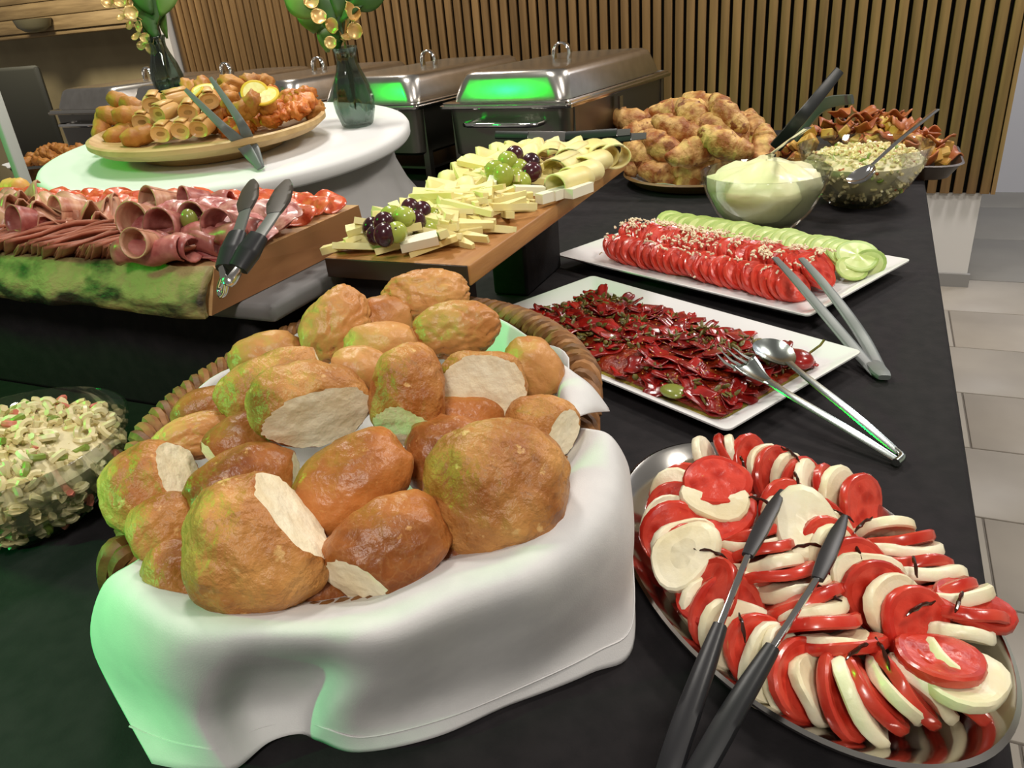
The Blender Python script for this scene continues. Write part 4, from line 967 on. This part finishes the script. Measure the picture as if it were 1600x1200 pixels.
for (px, py, a, h, lab) in ((256, 205, 5, .05, 'front row, left, showing its open end'), (288, 200, 0, .052, 'front row, middle'), (317, 197, -5, .052, 'front row, right, beside the tong arm'), (226, 187, 10, .062, 'second row, leftmost, end-on'), (258, 174, -30, .078, 'second row, big one above the front row'), (296, 172, 20, .078, 'second row, right, lying flat'), (240, 160, 25, .088, 'third row, left'), (275, 155, -60, .092, 'third row, standing up in the middle'), (325, 155, 40, .09, 'behind the left tong arm')):
    yv = ray(px, py); yv.z = -.1*0; M = frame(FP(px, py, h), RIGHT*math.cos(math.radians(a))-DOWN*math.sin(math.radians(a)), UP*.9-fwd*.15, 1.0)
    tag(put('spring_roll', SPR[len(lab) % 3], M), 'fried spring roll, '+lab, 'spring roll', 'spring rolls')
def lump(k, mt, nm):
    bm = bmesh.new(); bmesh.ops.create_icosphere(bm, subdivisions=3, radius=1)
    for v in bm.verts:
        d = v.co.normalized(); v.co = d*(1+.45*nz(d, 1.7, k*5)+.2*nz(d, 4, k*3)); v.co = Vector((v.co.x*.026, v.co.y*.019, v.co.z*.016))
    me = bpy.data.meshes.new(nm); bm.to_mesh(me); bm.free(); me.materials.append(MATS[mt]); me.polygons.foreach_set('use_smooth', [True]*len(me.polygons)); return me
LUM = [lump(k, 'fried', 'fried_fritter') for k in range(3)]; SHR = [lump(k+9, 'shrimp', 'fried_shrimp') for k in range(4)]
fl_ = [(335, 178, .062), (345, 165, .075), (362, 160, .085), (380, 170, .078), (392, 162, .085), (360, 130, .10), (398, 128, .095), (412, 130, .09), (350, 148, .09), (330, 190, .05), (415, 165, .075), (490, 170, .05), (300, 140, .092), (318, 135, .095)]
for k, (px, py, h) in enumerate(fl_):
    tag(put('fried_fritter', LUM[k % 3], Matrix.Translation(FP(px, py, h)) @ rotm().to_4x4()), 'golden fried fritter lump in the middle of the snack platter', 'fried snack', 'fried fritters')
for k in range(44):
    px, py = U(352, 482), 0; py = lerp(208, 172, (px-352)/130)-U(0, 1)**1*U(5, 62*(1-abs(px-430)/120)); h = .035+(208-py)*.0007
    tag(put('fried_shrimp', SHR[k % 4], Matrix.Translation(FP(px, py, h)) @ rotm().to_4x4() @ Matrix.Scale(U(.6, .85), 4)), 'orange crisp shrimp bite at the right of the snack platter', 'fried snack', 'crisp shrimp bites')
LEM = disc_mesh('lemon_slice', .03, .005, ['lemon_rind', 'lemon'], wob=.02)
for (px, py, h, nv, lab) in ((320, 140, .102, (.2, -.3, 1), 'lemon slice lying under the tong tips'), (302, 150, .098, (-.3, -.4, .8), 'lemon slice behind the rolled pastries'), (398, 145, .10, (.5, -.6, .5), 'lemon slice twisted up at the top right of the snacks'), (415, 150, .094, (.2, -.5, .8), 'lemon slice at the right, in front of the twisted one'), (262, 148, .092, (-.1, -.4, .9), 'lemon slice at the back left of the snacks')):
    tag(put('lemon_slice', LEM, frame(FP(px, py, h), (1, 0, 0), nv, .8)), lab, 'lemon')

# ================================================================== VASES AND BOUQUETS
def vase(base, s, label):
    prof = [(.001, 0), (.026, 0), (.031, .004), (.038, .03), (.040, .05), (.034, .08), (.024, .105), (.0195, .122), (.020, .135), (.024, .146), (.0225, .147), (.0185, .134), (.018, .122), (.0225, .105), (.032, .08), (.0375, .05), (.0355, .03), (.029, .01), (.001, .009)]
    o = MB().lathe([(a*s, b*s) for a, b in prof], 64, fn=lambda a, z: 1+.035*math.sin(a*10+z*28)).build('glass_vase', 'glass_dark', None, 'full', frame(base, (1, 0, 0), DN))
    tag(o, label, 'vase', 'ribbed glass vases'); return o
def bouquet(base, top, leaves, golds, label, Yd):
    b = empty('bouquet', base); tag(b, label, 'flowers', 'bouquets in vases'); O = Matrix.Translation(-base)
    def at_(px, py, dy=0): return PY(px, py, Yd+dy)
    for (px, py, w_, L_, a, dy, m_) in leaves:
        p = at_(px, py, dy); MB().tube(catmull([base+UP*.03, top, p], 12), .0014, 6).build('stem', 'stem', b, M=O)
        dr = RIGHT*math.cos(math.radians(a))-DOWN*math.sin(math.radians(a)); sd = dr.cross(fwd+Vector((U(-.5, .5), 0, U(-.5, .5)))).normalized(); nn = dr.cross(sd)
        def f(u, v): return p+dr*(u-.5)*L_+sd*(v-.5)*w_*math.sin(PI*min(.97, max(.03, u)))**.75+nn*(.012*math.sin(u*3)-.3*w_*(v-.5)**2)
        MB().sheet(f, 10, 6, .0008).build('leaf', m_, b, 'full', O)
    for (px, py, r_, dy) in golds:
        r_ *= 1.2; p = at_(px, py, dy); MB().tube(catmull([base+UP*.05, top, p], 12), .0009, 5).build('twig', 'gold_leaf', b, M=O)
        me = MB().sheet(lambda u, v: (r_*(2*u-1), r_*(2*v-1)*math.sqrt(max(.02, 1-(2*u-1)**2)), .25*r_*((2*u-1)**2+(2*v-1)**2)), 8, 8, .0008)
        q = me.mesh('gold_leaf', 'gold_leaf', 'full'); put('gold_leaf', q, O @ frame(p, RIGHT+UP*U(-.6, .6), -fwd+Vector((U(-.8, .8), U(-.8, .8), U(-.6, .6)))), b)
V1 = PD(560, 196); V2 = PD(270, 150)
vase(V1, .98, 'dark ribbed glass vase at the right end of the white stand'); vase(V2, 1.0, 'dark ribbed glass vase behind the fried snacks')
bouquet(V1, V1+UP*.15, [(472, 8, .05, .08, 150, -.02, 'leaf_light'), (485, 28, .05, .06, 110, .02, 'leaf_light'), (512, 18, .035, .12, 110, 0, 'leaf'), (535, 35, .03, .11, 80, .02, 'leaf'), (560, 8, .045, .09, 40, 0, 'leaf'), (508, 58, .03, .06, 100, .03, 'leaf_light'), (575, 0, .04, .07, 20, 0, 'leaf'), (530, -25, .05, .12, 90, 0, 'leaf')],
        [(487, 3, .012, -.02), (498, 27, .012, -.03), (521, 40, .0115, -.02), (545, 18, .013, -.03), (556, 23, .011, -.02), (555, 48, .012, -.02), (517, 67, .0095, -.03), (545, 60, .011, -.01), (525, 72, .008, 0), (552, 2, .012, 0), (545, -15, .012, 0)], 'bouquet of green leaves and golden discs in the right vase', V1.y)
bouquet(V2, V2+UP*.15, [(228, 25, .045, .13, 115, 0, 'leaf'), (245, 10, .05, .12, 75, .02, 'leaf'), (258, 30, .03, .10, 95, .03, 'leaf_light'), (240, 60, .04, .11, 110, .02, 'leaf'), (222, -5, .05, .1, 120, 0, 'leaf'), (262, -5, .05, .1, 70, 0, 'leaf_light')],
        [(168, 5, .013, 0), (188, 0, .014, -.02), (200, 3, .014, 0), (205, 20, .014, -.03), (220, 42, .013, -.02), (192, 28, .012, 0), (215, 58, .012, 0), (228, 60, .011, -.02), (205, 40, .011, .02), (238, 76, .013, -.02), (222, 72, .010, 0), (180, -18, .013, 0), (212, 5, .012, 0)], 'bouquet of green leaves and golden discs in the left vase', V2.y)

# ================================================================== TONGS
def arm(t, O, name, pts, hw, ht, mt, side, n=24, ex=.6):
    c = catmull(pts, n); k = len(hw)
    f = lambda arr: [float(np.interp(i/n, np.linspace(0, 1, len(arr)), arr)) for i in range(n+1)]
    MB().sweep(c, f(hw), f(ht), side, 10, ex=ex).build(name, mt, t, M=O)
def tongs(base, label, name='serving_tongs'):
    t = empty(name, base); tag(t, label, 'tongs'); return t, Matrix.Translation(-Vector(base))
# caprese tongs
b = P(1015, 1330, .765); t, O = tongs(b, 'black-handled tongs with steel shafts lying on the tomato and mozzarella platter')
for A_, B_, C_, D_ in (((1222, 768, .815), (1168, 868, .818), (1125, 978, .812), (1048, 1195, .785)), ((1320, 808, .815), (1277, 905, .818), (1207, 1012, .812), (1095, 1200, .785))):
    p1, p2, p3, p4 = P(*A_), P(*B_), P(*C_), P(*D_); sd = (p4-p1).cross(UP)
    arm(t, O, 'tip', [p1, p1.lerp(p2, .5)+UP*.001, p2], [.0022, .0052, .0058, .004], [.0022, .0026, .0026, .002], 'black_plastic', sd)
    arm(t, O, 'shaft', [p2.lerp(p1, .05), p2.lerp(p3, .5), p3.lerp(p4, .03)], [.0022, .0022], [.0018, .0018], 'chrome', sd)
    arm(t, O, 'handle', [p3, p3.lerp(p4, .5)+UP*.002, p4, b], [.0045, .0065, .0075, .0075, .006], [.004, .005, .005, .004], 'black_plastic', sd, ex=.8)
MB().sphere(b, .009, 12, 8).build('hinge', 'chrome', t, M=O)
# pepper servers
b = P(1408, 714, .757); t, O = tongs(b, 'clear steel salad tongs with spoon and fork ends resting on the pepper platter')
p = [P(1404, 708, .758), P(1330, 645, .772), P(1258, 588, .783), P(1232, 566, .786)]; sd = (p[-1]-p[0]).cross(UP)
arm(t, O, 'spoon_arm', p, [.004, .0055, .0055, .004, .005], [.0012, .0014, .0014, .0012], 'clear_tool', sd)
dv = (p[-1]-p[-2]).normalized(); sdn = sd.normalized(); q0 = p[-1]
dish(MB(), q0+dv*.026, dv, sdn, .062, .021, .008).build('spoon_bowl', 'clear_tool', t, 'full', O)
p = [P(1404, 720, .757), P(1320, 668, .770), P(1235, 618, .782), P(1200, 595, .786)]; sd = (p[-1]-p[0]).cross(UP)
arm(t, O, 'fork_arm', p, [.004, .0055, .0055, .005, .006], [.0012, .0014, .0014, .0012], 'clear_tool', sd)
dv = (p[-1]-p[-2]).normalized(); sdn = sd.normalized(); q1 = p[-1]
MB().sheet(lambda u, v: q1+dv*(u*.045-.006)+sdn*(v-.5)*2*(.0055+.0125*(u*u*(3-2*u)))+UP*(.006*((2*v-1)**2)*u-.003*math.sin(u*3)), 12, 8, .0012).build('fork_head', 'clear_tool', t, 'full', O)
for k in range(4):
    o_ = (k-1.5)*.0095; MB().tube([q1+dv*.036+sdn*o_, q1+dv*.052+sdn*o_*1.0-UP*.001, q1+dv*.068+sdn*o_*.9+UP*.002], [.0026, .002, .0008], 6).build('tine', 'clear_tool', t, M=O)
MB().tube(catmull([P(1398, 704, .757), P(1409, 714, .757), P(1400, 723, .757)], 8), .004, 8).build('bend', 'clear_tool', t, M=O)
# tomato tongs
b = P(1372, 582, .755); t, O = tongs(b, 'grey serving tongs leaning on the tomato platter')
for pts in ([(1370, 585, .755), (1335, 545, .765), (1290, 492, .785), (1245, 440, .803), (1211, 403, .815)], [(1376, 578, .755), (1350, 530, .766), (1318, 483, .785), (1280, 435, .803), (1252, 404, .815)]):
    p = [P(*q) for q in pts]; arm(t, O, 'arm', p, [.007, .0085, .008, .0065, .0045], [.0016]*3, 'silicone', (p[-1]-p[0]).cross(UP))
arm(t, O, 'spring_end', [P(1362, 566, .757), P(1376, 583, .757), P(1382, 590, .757)], [.011, .0105, .007], [.003, .0035, .003], 'silicone', RIGHT)
# ham tongs
b = P(350, 440, .985); t, O = tongs(b, 'black-gripped serving tongs standing on the meat slab')
for q_ in ([(352, 420, .985), (372, 365, 1.005), (383, 330, 1.01), (394, 282, 1.012)], [(372, 420, .985), (405, 368, 1.005), (428, 335, 1.01), (449, 282, 1.012)]):
    p = [P(*q) for q in q_]; sd = (p[-1]-p[0]).cross(fwd)
    arm(t, O, 'grip', [p[0], p[0].lerp(p[1], .5), p[1]], [.0085, .010, .008], [.006, .007, .005], 'black_plastic', sd, ex=.8)
    arm(t, O, 'arm', [p[1].lerp(p[0], .1), p[2], p[2].lerp(p[3], .3)], [.006, .006], [.0016, .0016], 'grey_plastic', sd)
    arm(t, O, 'tip', [p[2], p[2].lerp(p[3], .5), p[3]], [.006, .0115, .010, .003], [.002, .0025, .0015], 'black_plastic', sd)
arm(t, O, 'hinge', [P(350, 422, .985), P(358, 440, .98), P(372, 424, .985)], [.005, .006, .005], [.003, .004, .003], 'steel', fwd)
MB().tube(catmull([P(350, 428, .98), P(343, 450, .965), P(345, 462, .96), P(352, 455, .965), P(354, 432, .98)], 16), .0024, 8).build('ring', 'chrome', t, M=O)
# fried tongs
b = PD(408, 263); t, O = tongs(b, 'grey-green serving tongs leaning on the oval snack platter')
for pts in ([(406, 263, .006), (380, 228, .035), (345, 195, .075), (290, 140, .125)], [(409, 262, .006), (392, 225, .035), (372, 185, .08), (329, 122, .135)]):
    p = [PPL(a, b_, DC+DN*h, DN) for a, b_, h in pts]; arm(t, O, 'arm', p, [.005, .0105, .009, .006, .0035], [.0016]*3, 'silicone', (p[-1]-p[0]).cross(fwd))
# croissant tongs
b = P(780, 212, .88); t, O = tongs(b, 'black-handled tongs lying behind the cheese board with tips in the croissants')
YY = 1.62
for pts in ([(775, 211), (826, 212), (884, 213), (985, 206)], [(790, 226), (842, 225), (896, 222), (1010, 212)]):
    p = [PY(a, c, YY) for a, c in pts]
    arm(t, O, 'grip', [p[0], p[0].lerp(p[1], .5), p[1]], [.009, .009], [.006, .006], 'black_plastic', DOWN)
    arm(t, O, 'band', [p[1].lerp(p[0], .02), p[1].lerp(p[2], .5), p[2]], [.010, .010], [.004, .004], 'steel', DOWN, ex=.35)
    arm(t, O, 'arm', [p[2].lerp(p[1], .02), p[2].lerp(p[3], .5), p[2].lerp(p[3], .8)], [.010, .009], [.004, .004], 'black_plastic', DOWN, ex=.6)
    arm(t, O, 'tip', [p[2].lerp(p[3], .78), p[3]], [.008, .007], [.0015, .0012], 'steel', DOWN, ex=.5)
# potato tongs
b = P(1212, 232, .86); t, O = tongs(b, 'dark grey tongs propped in the roast potatoes')
for pts in ([(1212, 230, .865), (1255, 180, .93), (1312, 110, 1.0)], [(1240, 215, .865), (1285, 165, .93), (1332, 155, .95)]):
    p = [P(*q) for q in pts]; arm(t, O, 'arm', p, [.013, .012, .009], [.004, .003], 'black_plastic' if pts[0][0] == 1212 else 'grey_plastic', (p[-1]-p[0]).cross(fwd))

# ================================================================== LEFT EDGE BACKGROUND THINGS
lb = P(85, 242, .845); fb_ = empty('snack_basket', (lb.x, lb.y, TZ)); tag(fb_, 'small basket of fried snacks at the far left behind the stand', 'basket')
MB().lathe([(.001, .0), (.10, .0), (.115, .03), (.135, .075), (.13, .075), (.11, .03), (.001, .01)], 40).build('shell', 'wicker', fb_)
MB().lathe([(.09, .02), (.128, .07), (.15, .085)], 48, fn=lambda a, z: 1+.05*math.sin(a*7)).build('paper_liner', 'paper', fb_)
for k in range(40):
    a = U(0, 6.28); q = math.sqrt(rng.random()); 
    tag(put('fried_fritter', LUM[k % 3], Matrix.Translation((lb.x+.115*q*math.cos(a), lb.y+.115*q*math.sin(a), TZ+.075+.04*(1-q*q))) @ rotm().to_4x4() @ Matrix.Scale(.8, 4)), 'fried piece in the small basket at the far left', 'fried snack', 'fried pieces in the far basket')
o = put('bread_slice', capsule('bread_slice', .05, .018, 'potato', 3), Matrix.Translation(P(25, 297, .965))); tag(o, 'yellow snack piece behind the meat slab at the left edge', 'fried snack')
pc = PY(20, 235, 1.15)
cp = MB(); 
o = put('white_post', rbox((.022, .03, .5), .004, 'white_paint'), Matrix.Translation((PY(22, 240, 1.3))) ); tag(o, 'white painted post at the left edge behind the meat slab', 'post')
o.location.z = 1.0
dp_ = PY(40, 175, 3.2); ck = empty('dark_chair', (dp_.x, dp_.y, 0)); tag(ck, 'dark chair-like panel standing at the left edge in the background', 'chair')
put('backrest', rbox((.46, .04, .5), .02, 'dark_panel'), Matrix.Translation((0, 0, .82)), ck)
put('seat', rbox((.46, .42, .05), .02, 'dark_panel'), Matrix.Translation((0, .2, .5)), ck)
for sx in (-1, 1):
    for yy in (.02, .38): MB().box((sx*.2, yy, .24), (.03, .03, .48)).build('leg', 'dark_panel', ck, smooth=False)
